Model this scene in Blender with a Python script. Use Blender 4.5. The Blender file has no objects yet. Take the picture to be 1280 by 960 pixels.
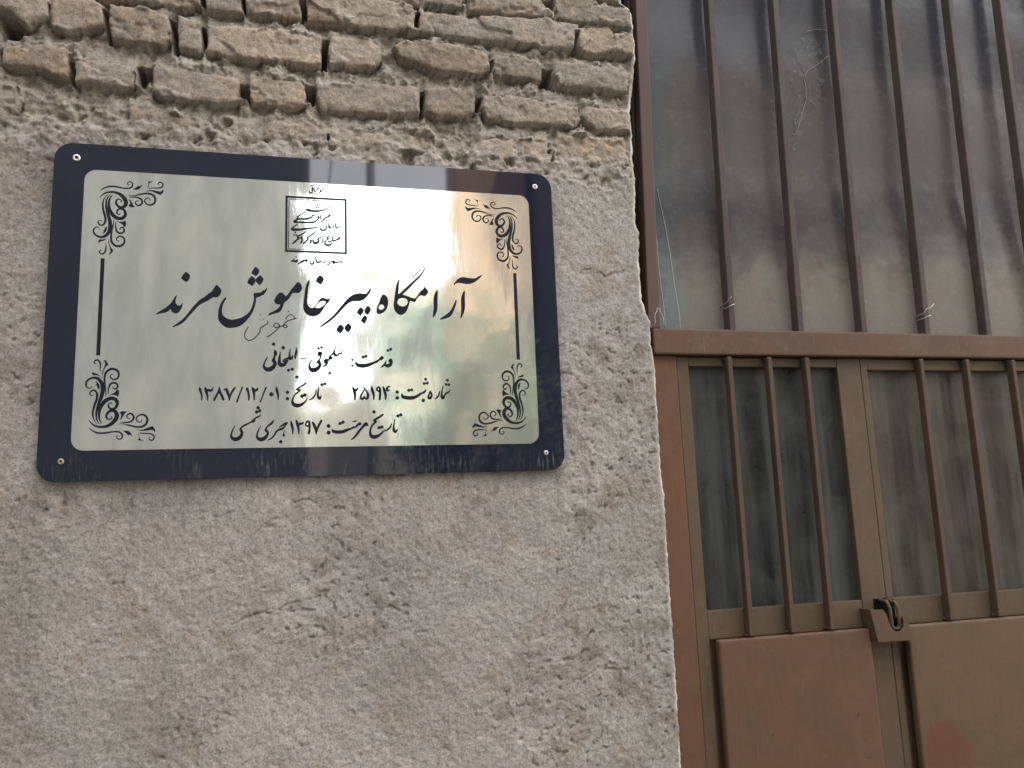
import bpy, bmesh, math, random
import numpy as np
from mathutils import Vector, Matrix, geometry
R = math.radians
scn = bpy.context.scene
COL = scn.collection
random.seed(7)
ZP = 1.98                        # height of the nameplate centre above the alley

# ------------------------------------------------------------------ camera
cam = bpy.data.cameras.new('camera')
cam.sensor_width = 36.0
cam.lens = 1019.6 * 36.0 / 1280.0
cam.clip_start = 0.02
cam.clip_end = 2000.0
cam_o = bpy.data.objects.new('camera', cam)
COL.objects.link(cam_o)
yaw, pitch, roll = 0.2461, 0.16871, -0.03959
fwd = Vector((math.sin(yaw) * math.cos(pitch), math.cos(yaw) * math.cos(pitch), math.sin(pitch)))
rt = fwd.cross(Vector((0, 0, 1))).normalized()
up = rt.cross(fwd)
rt2 = math.cos(roll) * rt + math.sin(roll) * up
up2 = -math.sin(roll) * rt + math.cos(roll) * up
m = Matrix((rt2, up2, -fwd)).transposed().to_4x4()
m.translation = Vector((-0.01928, -1.63923, ZP - 0.43378))
cam_o.matrix_world = m
scn.camera = cam_o

# ------------------------------------------------------------------ light
SUN_EL, SUN_AZ = R(55), R(28)    # sun stands behind the photographed wall, to the right: the alley is in open shade
w = bpy.data.worlds.new('World')
scn.world = w
w.use_nodes = True
nt = w.node_tree
nt.nodes.clear()
sky = nt.nodes.new('ShaderNodeTexSky')
sky.sky_type = 'NISHITA'
sky.sun_disc = False
sky.sun_elevation = SUN_EL
sky.sun_rotation = SUN_AZ
sky.air_density = 1.0
sky.dust_density = 3.0
tc = nt.nodes.new('ShaderNodeTexCoord')
cn = nt.nodes.new('ShaderNodeTexNoise')
cn.inputs['Scale'].default_value = 2.2
cn.inputs['Detail'].default_value = 6
cr = nt.nodes.new('ShaderNodeValToRGB')
cr.color_ramp.elements[0].position = 0.30
cr.color_ramp.elements[0].color = (.45, .45, .45, 1)
cr.color_ramp.elements[1].position = 0.62
cr.color_ramp.elements[1].color = (.95, .95, .95, 1)
mx = nt.nodes.new('ShaderNodeMixRGB')
mx.inputs[2].default_value = (8.9, 8.75, 8.5, 1)      # thin bright cloud
bg = nt.nodes.new('ShaderNodeBackground')
bg.inputs['Strength'].default_value = 0.15
wo = nt.nodes.new('ShaderNodeOutputWorld')
L = nt.links.new
L(tc.outputs['Generated'], cn.inputs['Vector'])
L(cn.outputs['Fac'], cr.inputs[0])
L(cr.outputs[0], mx.inputs[0])
L(sky.outputs[0], mx.inputs[1])
L(mx.outputs[0], bg.inputs['Color'])
L(bg.outputs[0], wo.inputs['Surface'])
sun = bpy.data.lights.new('sun', 'SUN')
sun.energy = 2.6
sun.angle = R(0.6)
sun.color = (1.0, 0.93, 0.82)
sun_o = bpy.data.objects.new('sun', sun)
COL.objects.link(sun_o)
sd = Vector((math.sin(SUN_AZ) * math.cos(SUN_EL), math.cos(SUN_AZ) * math.cos(SUN_EL), math.sin(SUN_EL)))
sun_o.rotation_euler = sd.to_track_quat('Z', 'Y').to_euler()
sun_o.location = (3, 6, 14)
vs = scn.view_settings
vs.view_transform = 'Standard'
vs.look = 'None'
vs.gamma = 1.0
vs.use_curve_mapping = False
vs.exposure = 2.08
scn.cycles.max_bounces = 8
scn.cycles.use_denoising = True

# ------------------------------------------------------------------ tables of measured shapes (0.1 mm on the plate, mm on the wall)
TITLE = [[[[-2562,752],[-2506,713],[-2477,668],[-2502,584],[-2542,537],[-2584,566],[-2640,609],[-2621,671]],[]],[[[-3080,-113],[-3001,-48],[-2909,14],[-2843,75],[-2791,144],[-2752,228],[-2706,282],[-2712,244],[-2730,168],[-2725,116],[-2701,79],[-2663,62],[-2633,81],[-2613,114],[-2597,112],[-2611,36],[-2643,-39],[-2683,-82],[-2723,-94],[-2764,-80],[-2796,-51],[-2814,1],[-2846,-44],[-2906,-79],[-3000,-100],[-3066,-120]],[]],[[[-2774,-359],[-2697,-295],[-2618,-226],[-2551,-157],[-2486,-66],[-2420,34],[-2353,118],[-2286,196],[-2205,251],[-2123,330],[-2069,369],[-2035,439],[-1985,509],[-1931,458],[-1895,405],[-1894,359],[-1921,298],[-1969,250],[-2031,249],[-2079,224],[-2134,177],[-2216,134],[-2297,82],[-2351,20],[-2417,-64],[-2483,-148],[-2549,-239],[-2629,-308],[-2709,-347],[-2756,-367]],[]],[[[-1808,255],[-1801,225],[-1841,148],[-1870,40],[-1872,-36],[-1850,-111],[-1793,-162],[-1723,-188],[-1672,-193],[-1588,-176],[-1504,-143],[-1421,-88],[-1358,-18],[-1317,75],[-1290,168],[-1281,260],[-1288,337],[-1257,361],[-1200,370],[-1143,380],[-1108,420],[-1072,424],[-1058,460],[-1035,481],[-1036,430],[-1057,390],[-1085,343],[-1142,303],[-1199,278],[-1239,254],[-1243,169],[-1267,61],[-1301,-32],[-1357,-132],[-1419,-217],[-1502,-295],[-1585,-342],[-1683,-359],[-1734,-362],[-1790,-351],[-1860,-307],[-1917,-241],[-1944,-158],[-1942,-37],[-1923,69],[-1883,162],[-1836,239]],[]],[[[-1264,903],[-1214,874],[-1184,813],[-1212,750],[-1247,705],[-1290,731],[-1337,761],[-1313,824]],[]],[[[-1330,707],[-1275,670],[-1252,624],[-1274,553],[-1319,498],[-1366,532],[-1412,564],[-1386,643]],[]],[[[-1169,728],[-1125,690],[-1103,637],[-1131,574],[-1171,523],[-1210,556],[-1249,604],[-1233,671]],[]],[[[-1012,-89],[-981,-47],[-910,-7],[-839,41],[-789,96],[-782,143],[-825,137],[-868,156],[-893,209],[-877,256],[-834,343],[-784,383],[-726,372],[-690,331],[-675,309],[-632,349],[-581,436],[-531,500],[-473,580],[-429,616],[-385,575],[-360,505],[-370,442],[-421,386],[-479,384],[-530,383],[-566,343],[-609,264],[-653,216],[-703,168],[-717,114],[-752,28],[-802,-27],[-867,-44],[-952,-77],[-1002,-97]],[]],[[[-220,662],[-261,603],[-297,460],[-315,288],[-332,147],[-325,39],[-280,-38],[-215,-83],[-141,-94],[-53,-71],[5,-23],[57,48],[109,143],[168,215],[208,284],[183,286],[124,282],[64,307],[27,298],[-17,257],[-68,178],[-134,90],[-178,89],[-222,119],[-252,180],[-257,258],[-245,384],[-228,510],[-209,628]],[[[-98,91],[-61,154],[-2,211],[64,233],[109,214],[79,158],[35,118],[-39,85]]]],[[[-7,777],[42,747],[75,693],[50,621],[8,572],[-39,602],[-88,640],[-66,704]],[]],[[[-20,-308],[64,-232],[138,-168],[212,-104],[286,-24],[361,71],[436,168],[511,264],[586,338],[662,387],[753,414],[858,417],[919,416],[958,468],[988,517],[1019,518],[1003,453],[964,388],[911,323],[857,274],[782,248],[691,246],[616,228],[540,178],[465,98],[390,9],[316,-78],[241,-150],[153,-222],[64,-286],[-2,-316]],[]],[[[397,-238],[449,-279],[471,-325],[441,-388],[401,-440],[352,-413],[312,-370],[342,-296]],[]],[[[541,-214],[591,-244],[623,-306],[590,-369],[552,-412],[508,-387],[474,-330],[496,-270]],[]],[[[793,130],[848,92],[871,53],[840,-11],[797,-67],[757,-32],[719,2],[747,65]],[]],[[[947,165],[992,127],[1012,72],[976,0],[938,-40],[893,-10],[874,45],[901,109]],[]],[[[877,-42],[922,-72],[934,-119],[906,-175],[876,-231],[838,-200],[804,-162],[832,-98]],[]],[[[1255,405],[1316,383],[1353,328],[1363,256],[1351,160],[1312,72],[1250,14],[1181,-11],[1135,4],[1124,59],[1137,139],[1176,219],[1208,332]],[[[1221,193],[1260,182],[1282,142],[1266,102],[1228,82],[1182,84],[1167,116],[1183,164]]]],[[[1594,742],[1602,719],[1590,643],[1578,514],[1568,433],[1599,434],[1694,528],[1810,645],[1916,746],[2034,864],[2109,976],[2142,1028],[2163,1016],[2119,933],[2054,821],[1968,731],[1862,620],[1756,509],[1661,414],[1743,390],[1836,355],[1898,341],[1935,353],[1983,424],[2037,496],[2090,546],[2123,607],[2164,559],[2192,506],[2182,457],[2139,407],[2092,398],[2040,412],[1992,376],[1950,321],[1923,272],[1884,262],[1829,285],[1807,265],[1789,188],[1748,82],[1701,17],[1623,-21],[1546,6],[1493,76],[1472,179],[1486,292],[1507,453],[1532,598],[1564,688]],[[[1558,278],[1597,327],[1660,341],[1729,331],[1764,283],[1758,227],[1711,173],[1649,160],[1587,182],[1553,229]]]],[[[1862,760],[1870,793],[1940,877],[2004,945],[2059,998],[2070,985],[2003,912],[1928,833],[1880,772]],[]],[[[2392,545],[2399,496],[2393,366],[2387,203],[2374,90],[2332,-8],[2291,-60],[2279,-49],[2286,23],[2304,137],[2302,266],[2309,380],[2343,478]],[]],[[[2793,328],[2783,246],[2748,148],[2705,50],[2656,-25],[2575,-67],[2496,-93],[2440,-105],[2433,-86],[2497,-36],[2578,22],[2643,80],[2693,163],[2735,245],[2774,336]],[]],[[[2968,549],[2978,514],[2970,350],[2970,186],[2946,72],[2903,-19],[2874,-63],[2862,-44],[2877,37],[2884,151],[2885,314],[2899,413],[2934,496]],[]],[[[2741,667],[2772,721],[2822,780],[2887,823],[2968,834],[3049,821],[3129,815],[3211,821],[3277,862],[3344,898],[3351,881],[3309,830],[3242,770],[3159,717],[3077,690],[2996,687],[2916,701],[2836,706],[2779,680],[2751,654]],[]]]
HAND = [[[-667,-160,19],[-643,-113,19],[-593,-74,19],[-549,-73,19],[-513,-110,19],[-491,-141,19]],[[-465,-140,19],[-534,-160,19],[-621,-193,19],[-678,-237,19],[-714,-292,19],[-706,-327,19],[-670,-332,19],[-642,-306,19],[-663,-280,19],[-706,-287,19],[-764,-313,19],[-807,-324,19],[-857,-336,19],[-893,-311,19],[-890,-272,19],[-850,-252,19],[-807,-263,19],[-790,-301,19],[-835,-378,19],[-906,-448,19],[-962,-495,19],[-1019,-526,19]],[[-1015,-214,19],[-1010,-252,19],[-1036,-278,19],[-1064,-284,19],[-1106,-326,19],[-1132,-331,19],[-1151,-361,19],[-1155,-415,19],[-1189,-476,19],[-1259,-561,19],[-1343,-603,19],[-1399,-593,19],[-1435,-548,19],[-1443,-481,19],[-1416,-404,19],[-1382,-340,19]]]
HAND_D = [[-615,-2,22],[-1155,-82,19],[-1162,-179,18],[-1101,-170,18]]
AGE = [[[-874,-796,12],[-864,-827,42],[-859,-871,46],[-873,-916,27],[-890,-979,37],[-893,-1010,49],[-865,-1047,44],[-871,-1091,49],[-906,-1142,58],[-964,-1180,63],[-1023,-1180,56],[-1065,-1143,39],[-1077,-1106,27],[-1054,-1030,19],[-1026,-967,17],[-1008,-936,10]],[[-767,-826,10],[-778,-915,27],[-786,-1003,39],[-782,-1066,51],[-747,-1090,56],[-699,-1084,49],[-664,-1046,42],[-634,-1008,34]],[[-628,-995,22],[-688,-1021,17],[-723,-1021,15],[-694,-989,22],[-646,-964,25],[-617,-951,27]],[[-576,-767,10],[-588,-849,22],[-593,-925,32],[-581,-963,44],[-545,-944,34],[-530,-899,15]],[[-454,-733,10],[-462,-822,32],[-477,-911,32],[-485,-968,15]],[[-371,-965,20],[-269,-964,20]],[[-27,-875,42],[-27,-849,37],[-9,-823,25],[9,-849,50],[3,-893,35],[3,-944,22],[-21,-995,32],[-33,-1027,55],[-3,-1065,42],[-21,-1123,50],[-75,-1174,62],[-136,-1193,69],[-184,-1168,54],[-208,-1124,37],[-202,-1061,25],[-172,-997,17],[-148,-952,10]],[[32,-1135,12],[69,-1115,22],[111,-1083,32],[130,-1039,40],[99,-1020,50],[118,-988,50],[154,-987,32],[197,-955,27],[240,-929,30],[215,-942,38],[167,-936,22],[191,-910,23],[240,-859,25],[258,-839,28]],[[304,-691,10],[289,-762,20],[271,-826,33],[295,-884,43],[338,-883,30],[375,-844,25],[400,-857,23],[424,-831,23],[447,-773,10]],[[701,-1014,18],[713,-1059,43],[769,-1091,56],[856,-1096,58],[931,-1083,56],[1000,-1057,43],[1056,-1030,33],[1107,-1011,33],[1157,-978,28],[1202,-932,33],[1221,-925,51],[1214,-958,26]],[[1193,-1126,10],[1237,-1100,26],[1282,-1048,28],[1302,-996,13]],[[1282,-1054,26],[1313,-1093,43],[1357,-1086,51],[1396,-1053,46],[1415,-1008,33],[1397,-975,46],[1374,-995,36]]]
AGE_D = [[-896,-674,37],[-711,-743,37],[-609,-1196,32],[-538,-1174,32],[-447,-1333,34],[-33,-749,32],[28,-729,32],[184,-1251,35],[631,-974,30],[630,-1094,30],[845,-916,33],[901,-899,33],[1343,-772,31],[1400,-750,31]]
REG = [[[-2252,-1544,12],[-2248,-1568,40],[-2224,-1635,33],[-2207,-1708,26],[-2209,-1787,19]],[[-2146,-1556,31],[-2137,-1592,42],[-2115,-1672,35],[-2101,-1720,28],[-2101,-1793,16]],[[-2134,-1586,23],[-2100,-1605,40],[-2078,-1580,19],[-2060,-1605,40],[-2026,-1592,33],[-2005,-1544,12]],[[-1891,-1543,17],[-1906,-1623,31],[-1939,-1696,33],[-1983,-1787,33]],[[-1891,-1562,24],[-1872,-1647,35],[-1836,-1720,40],[-1818,-1775,40]],[[-1804,-1592,19],[-1764,-1580,40],[-1734,-1660,40],[-1710,-1721,33],[-1707,-1794,17]],[[-1707,-1769,24],[-1682,-1684,28],[-1649,-1611,31],[-1610,-1549,29]],[[-1472,-1543,26],[-1505,-1635,21],[-1538,-1733,24],[-1565,-1825,28]],[[-1385,-1549,24],[-1379,-1573,41],[-1361,-1635,33],[-1345,-1721,29],[-1347,-1795,19]],[[-1286,-1549,24],[-1263,-1592,48],[-1250,-1684,31],[-1246,-1789,19]],[[-1263,-1592,36],[-1222,-1600,41],[-1193,-1579,31],[-1182,-1549,14]],[[-1030,-1542,24],[-1070,-1647,22],[-1103,-1746,22],[-1128,-1820,26]],[[-834,-1541,24],[-827,-1591,41],[-807,-1665,34],[-797,-1727,24],[-802,-1783,14]],[[-217,-1788,12],[-167,-1772,24],[-119,-1728,25],[-83,-1653,20],[-77,-1578,10]],[[-273,-1450,29],[-312,-1484,34],[-371,-1522,29],[-425,-1559,24],[-466,-1584,17],[-413,-1588,29],[-377,-1590,20],[-424,-1634,27],[-478,-1678,22],[-513,-1740,24],[-530,-1815,36],[-506,-1877,56],[-441,-1902,61],[-370,-1887,49],[-310,-1846,32],[-263,-1790,22],[-245,-1740,10]],[[-23,-1508,10],[-35,-1590,22],[-45,-1678,32],[-33,-1743,42],[-5,-1760,42],[19,-1710,15]],[[635,-1539,25],[660,-1592,53],[677,-1681,42],[676,-1779,28]],[[660,-1601,42],[704,-1592,46],[738,-1548,21]],[[851,-1539,21],[902,-1610,28],[936,-1690,42],[918,-1761,42],[875,-1756,28],[858,-1726,25],[832,-1766,39],[792,-1756,35],[798,-1699,28],[842,-1619,25],[868,-1574,21]],[[1007,-1529,28],[1019,-1592,46],[1046,-1681,39],[1048,-1779,25]],[[1176,-1601,25],[1146,-1613,32],[1112,-1583,32],[1129,-1538,32],[1164,-1542,35],[1176,-1592,39],[1175,-1681,39],[1167,-1780,35]],[[1243,-1538,35],[1268,-1628,46],[1285,-1699,39],[1284,-1780,25]],[[1375,-1529,14],[1349,-1520,28],[1313,-1556,39],[1330,-1601,28],[1366,-1592,18]],[[1263,-1610,35],[1313,-1601,25]],[[1615,-1667,18],[1628,-1727,50],[1716,-1750,61],[1823,-1750,61],[1913,-1722,47],[1985,-1673,40],[2012,-1655,25],[2048,-1646,36],[2085,-1618,32],[2103,-1582,18]],[[2193,-1618,25],[2164,-1682,25],[2154,-1745,40],[2180,-1764,40],[2217,-1718,36],[2213,-1664,36],[2193,-1618,25]],[[2288,-1773,14],[2334,-1740,29],[2372,-1682,29],[2386,-1618,15]],[[2458,-1509,15],[2433,-1628,25],[2425,-1719,40],[2455,-1755,51],[2485,-1700,29],[2517,-1655,29],[2554,-1646,29],[2601,-1600,15]]]
REG_D = [[-929,-1678,43],[-624,-1638,36],[-625,-1765,36],[-349,-1715,37],[-293,-1693,37],[31,-1483,35],[92,-1467,35],[1520,-1633,37],[1518,-1753,39],[1755,-1597,34],[1812,-1588,34],[2045,-1805,38],[2103,-1368,33],[2070,-1455,33],[2133,-1446,33],[2557,-1384,31],[2522,-1472,31],[2582,-1478,31]]
REST = [[[-1126,-2076,10],[-1147,-2109,24],[-1192,-2129,26],[-1223,-2142,21],[-1242,-2175,39],[-1261,-2202,50],[-1305,-2222,23],[-1355,-2248,26],[-1418,-2281,31],[-1468,-2314,26],[-1490,-2367,36],[-1464,-2413,41],[-1472,-2473,47],[-1515,-2526,59],[-1583,-2551,62],[-1640,-2524,46],[-1660,-2471,31],[-1636,-2378,21],[-1594,-2286,10]],[[-886,-2201,24],[-922,-2252,37],[-985,-2298,24],[-1021,-2345,24],[-1020,-2385,44],[-984,-2433,34],[-1009,-2492,47],[-1059,-2545,60],[-1123,-2558,60],[-1174,-2530,44],[-1187,-2477,29],[-1163,-2384,21],[-1119,-2304,10]],[[-982,-2573,10],[-919,-2540,24],[-868,-2481,26],[-830,-2414,29],[-779,-2375,32],[-715,-2355,34],[-664,-2295,26],[-623,-2241,21]],[[-767,-2321,18],[-716,-2288,26],[-671,-2254,29],[-632,-2241,26]],[[-670,-2396,11],[-689,-2443,18],[-686,-2490,39]],[[-555,-2215,21],[-541,-2283,40],[-521,-2364,34],[-517,-2458,16]],[[-457,-2189,19],[-437,-2257,43],[-411,-2352,35],[-404,-2460,19]],[[-437,-2263,27],[-398,-2270,40],[-372,-2244,19],[-353,-2264,37],[-314,-2231,13]],[[-204,-2273,22],[-231,-2313,25],[-275,-2288,25],[-255,-2224,28],[-216,-2217,32],[-204,-2273,35],[-203,-2369,32],[-216,-2449,41]],[[-146,-2233,25],[-123,-2274,44],[-92,-2354,41],[-76,-2459,22]],[[-76,-2435,25],[-45,-2339,35],[-6,-2259,38],[25,-2203,32]],[[239,-2374,16],[251,-2415,48],[330,-2432,54],[440,-2425,54],[519,-2393,45],[590,-2370,29],[638,-2346,35],[694,-2330,29],[734,-2290,39],[774,-2274,48]],[[631,-2216,13],[655,-2232,16],[671,-2213,13],[686,-2229,16],[702,-2208,13]],[[597,-2588,13],[661,-2541,32],[717,-2469,39],[773,-2396,39],[837,-2324,42],[889,-2283,65],[917,-2303,32]],[[1225,-2089,29],[1160,-2138,36],[1087,-2179,33],[1038,-2216,23],[1094,-2228,32],[1030,-2285,32],[981,-2366,29],[972,-2464,42],[1003,-2529,58],[1075,-2538,58],[1156,-2498,42],[1213,-2450,29],[1245,-2418,23],[1286,-2410,23],[1343,-2378,29],[1384,-2321,23],[1398,-2272,13]],[[1459,-2190,13],[1441,-2305,26],[1440,-2404,42],[1472,-2442,46],[1510,-2396,20]]]
REST_D = [[-1172,-1941,34],[-1199,-2024,34],[-1142,-2001,34],[-745,-2610,37],[162,-2312,41],[162,-2441,43],[385,-2262,35],[441,-2239,35],[1051,-2036,37],[1149,-2355,34],[1203,-2342,34],[1526,-2121,34],[1583,-2098,35]]
EMB = [[[-267,2162,33],[-228,2148,39],[-144,2138,33],[-60,2139,31],[35,2160,24],[98,2186,18],[151,2218,13],[167,2239,9]],[[-107,2049,24],[-144,2042,20],[-185,1994,22],[-248,1968,30],[-310,1956,30],[-373,1961,26],[-425,1947,30],[-451,1946,28]],[[-295,2122,13],[-373,2057,15],[-441,2003,22],[-454,1946,24],[-508,1903,26],[-513,1881,30],[-435,1881,30],[-331,1882,28],[-216,1885,28],[-122,1901,26],[-70,1943,22],[-39,1979,22],[-33,2025,24],[-49,2007,22]],[[14,2073,15],[9,2016,20],[-2,1958,13]],[[199,2077,24],[177,2048,29],[135,2017,20],[98,1998,24],[67,1962,22],[35,1926,18],[-2,1904,11]],[[-2,1800,11],[4,1755,24],[46,1729,31],[98,1748,26],[124,1806,20],[114,1862,11]],[[183,1929,11],[172,1865,20],[177,1809,31],[193,1793,31],[204,1810,18]],[[235,1784,15],[267,1814,20],[272,1871,15]],[[310,1907,11],[309,1850,20],[320,1799,26],[357,1805,20],[373,1825,15],[399,1832,13],[394,1866,9]],[[-455,1833,15],[-517,1785,17],[-553,1744,28],[-553,1718,37],[-496,1718,39],[-413,1725,32],[-320,1741,30],[-206,1761,26],[-112,1777,20],[-54,1788,15]],[[-284,1688,15],[-351,1634,19],[-433,1585,24],[-454,1567,24],[-423,1541,24],[-371,1555,19]],[[-407,1547,22],[-464,1500,24],[-515,1447,26],[-556,1417,15]],[[-371,1571,19],[-361,1516,24],[-373,1454,28],[-391,1436,17]],[[-80,1704,15],[-143,1650,20],[-205,1596,22],[-252,1566,22],[-245,1533,26],[-267,1498,24],[-309,1451,24],[-345,1422,13]],[[-195,1501,32],[-182,1479,28],[-200,1451,22],[-224,1435,13]],[[-143,1549,11],[-143,1492,24],[-111,1449,37],[-59,1463,33],[-28,1509,26],[-49,1528,22],[-17,1566,20],[25,1585,17],[56,1603,11]],[[35,1546,13],[56,1502,24],[37,1469,20],[16,1457,11]],[[203,1638,11],[187,1598,15],[151,1596,17],[130,1578,20],[172,1552,17],[140,1539,17],[100,1492,20],[96,1445,28],[140,1416,33],[203,1432,28],[235,1476,20]],[[150,1495,15],[192,1497,24],[224,1512,22]],[[240,1646,15],[243,1567,20],[261,1511,26],[309,1530,24],[351,1549,24],[388,1574,24],[381,1596,15],[351,1578,13]]]
EMB_D = [[-60,2268,19],[-83,2216,19],[-40,2216,19],[-302,2044,17],[-143,1991,11],[-30,2093,16],[103,1939,15],[132,1943,15],[67,1826,16],[272,1922,15],[-494,1659,18],[-514,1603,18],[-473,1605,18],[-59,1626,16],[-23,1627,16],[293,1628,16]]
CITY = [[[-569,1040,11],[-539,1057,23],[-513,1092,11]],[[-539,1057,21],[-493,1045,28],[-457,1055,28],[-452,1094,13]],[[-441,989,13],[-400,1019,21],[-349,1054,26],[-297,1073,28],[-271,1074,36],[-264,1050,19]],[[-199,1066,11],[-199,1021,21],[-162,1000,26],[-131,1029,21],[-137,1079,11]],[[-90,1165,13],[-85,1104,19],[-67,1046,24],[-17,1051,24],[25,1063,15],[56,1048,17],[92,1055,19],[103,1089,13]],[[124,989,9],[171,1013,19],[202,1059,17],[250,1072,20],[276,1053,26],[276,1029,15],[255,1033,13],[260,1084,17],[297,1058,20],[339,1059,24],[370,1064,20],[391,1078,13],[423,1057,24],[413,1090,11]],[[-221,2564,6],[-215,2533,16],[-193,2525,22],[-165,2536,14],[-159,2580,18],[-153,2635,25],[-159,2650,11]],[[-179,2686,13],[-139,2689,13]],[[-125,2625,11],[-119,2576,17],[-108,2568,20],[-86,2578,12],[-69,2604,13],[-60,2626,18],[-63,2644,7]],[[-38,2649,13],[-30,2619,13]],[[-117,2514,13],[-85,2516,13]],[[8,2590,27],[14,2572,15],[-6,2555,17],[-20,2548,7]],[[33,2629,11],[56,2630,15],[45,2614,9]],[[33,2564,9],[39,2531,8]]]
CITY_D = [[-475,1141,17],[-165,1103,15],[-48,1116,15],[-17,1117,15],[386,1151,16],[365,1120,15],[404,1124,15]]
ORN = [[[-4162,-2155,7],[-4126,-2208,21],[-4056,-2264,32],[-3954,-2288,43],[-3852,-2274,54],[-3769,-2224,68],[-3704,-2140,79],[-3690,-2056,72],[-3735,-1990,61],[-3804,-1989,47],[-3853,-2036,43],[-3868,-2092,36],[-3840,-2143,29],[-3789,-2140,22],[-3770,-2112,18],[-3791,-2093,14]],[[-3935,-2236,7],[-3976,-2157,29],[-3994,-2044,43],[-3969,-1913,61],[-3897,-1801,76],[-3805,-1753,69],[-3727,-1773,65],[-3689,-1848,58],[-3720,-1933,47],[-3788,-1955,40],[-3836,-1914,32],[-3838,-1857,25],[-3801,-1835,18],[-3780,-1857,14]],[[-3720,-1933,43],[-3762,-1971,54],[-3735,-1993,54]],[[-3972,-2241,7],[-4024,-2156,25],[-4041,-2025,36],[-4013,-1875,50],[-3964,-1706,68],[-3949,-1574,72],[-3974,-1460,65],[-4034,-1384,54],[-4112,-1362,43],[-4196,-1394,36],[-4240,-1461,32],[-4232,-1527,25],[-4188,-1559,18],[-4147,-1546,14],[-4139,-1517,11]],[[-4024,-2235,7],[-4082,-2137,21],[-4100,-2025,32],[-4081,-1894,39],[-4044,-1762,43],[-4044,-1668,40],[-4076,-1612,32],[-4127,-1602,29],[-4163,-1640,25],[-4157,-1687,18],[-4123,-1700,14],[-4102,-1678,11]],[[-3892,-1725,7],[-3895,-1630,18],[-3918,-1498,29],[-3927,-1365,33],[-3910,-1269,40],[-3844,-1202,44],[-3767,-1196,44],[-3704,-1239,40],[-3684,-1316,33],[-3716,-1379,29],[-3776,-1393,25],[-3824,-1355,22],[-3823,-1307,16],[-3789,-1292,13]],[[-3855,-1687,7],[-3854,-1593,22],[-3832,-1498,33],[-3774,-1456,36],[-3716,-1478,36],[-3697,-1526,33],[-3726,-1573,25],[-3769,-1564,18],[-3776,-1526,14]],[[-4014,-1251,7],[-4009,-1155,22],[-4018,-1079,29],[-4058,-1026,29],[-4105,-1038,25],[-4119,-1076,22],[-4089,-1103,14]],[[-3633,-2197,11],[-3529,-2208,25],[-3444,-2189,33],[-3397,-2133,36],[-3414,-2067,33],[-3467,-2038,29],[-3514,-2076,25],[-3507,-2123,18],[-3463,-2133,14]],[[-3666,-2238,7],[-3563,-2235,14],[-3458,-2265,29],[-3336,-2294,33],[-3233,-2286,40],[-3169,-2220,40],[-3165,-2126,36],[-3223,-2068,33],[-3292,-2068,29],[-3346,-2115,25],[-3344,-2171,22],[-3296,-2204,18],[-3257,-2182,15],[-3263,-2148,11]],[[-4156,-2304,7],[-4103,-2351,21],[-4000,-2399,32],[-3864,-2401,32],[-3746,-2380,25],[-3643,-2384,29],[-3586,-2432,29],[-3587,-2497,25],[-3638,-2519,21],[-3676,-2487,18],[-3661,-2455,13],[-3631,-2469,9]],[[-3280,-2411,14],[-3176,-2418,22],[-3080,-2429,25],[-3031,-2476,29],[-3050,-2542,25],[-3103,-2538,22],[-3118,-2500,14],[-3087,-2481,11]]]
ORN_P = [[[-4084,-1422],[-4031,-1460],[-4006,-1526],[-4010,-1589],[-4053,-1540],[-4040,-1517],[-4081,-1489],[-4056,-1475]],[[-3841,-1697],[-3774,-1659],[-3732,-1630],[-3705,-1577],[-3673,-1611],[-3670,-1668],[-3685,-1725],[-3721,-1697],[-3782,-1687]],[[-3963,-1327],[-3971,-1251],[-3941,-1155],[-3927,-1078],[-3963,-1025],[-3911,-1040],[-3874,-1107],[-3923,-1164],[-3954,-1251]],[[-4152,-1214],[-4125,-1261],[-4038,-1299],[-4010,-1342],[-4054,-1318],[-4123,-1312],[-4158,-1280],[-4136,-1267]],[[-3643,-2160],[-3611,-2085],[-3640,-2018],[-3589,-1994],[-3511,-2010],[-3553,-2038],[-3585,-2104],[-3617,-2150]],[[-3352,-2341],[-3248,-2348],[-3162,-2318],[-3067,-2278],[-3018,-2345],[-3020,-2401],[-3065,-2353],[-3143,-2362],[-3247,-2370]],[[-3575,-2367],[-3489,-2364],[-3436,-2406],[-3408,-2472],[-3452,-2434],[-3477,-2452],[-3513,-2414]],[[-3316,-2388],[-3288,-2445],[-3277,-2511],[-3206,-2562],[-3267,-2548],[-3310,-2548],[-3292,-2482]]]
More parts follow.
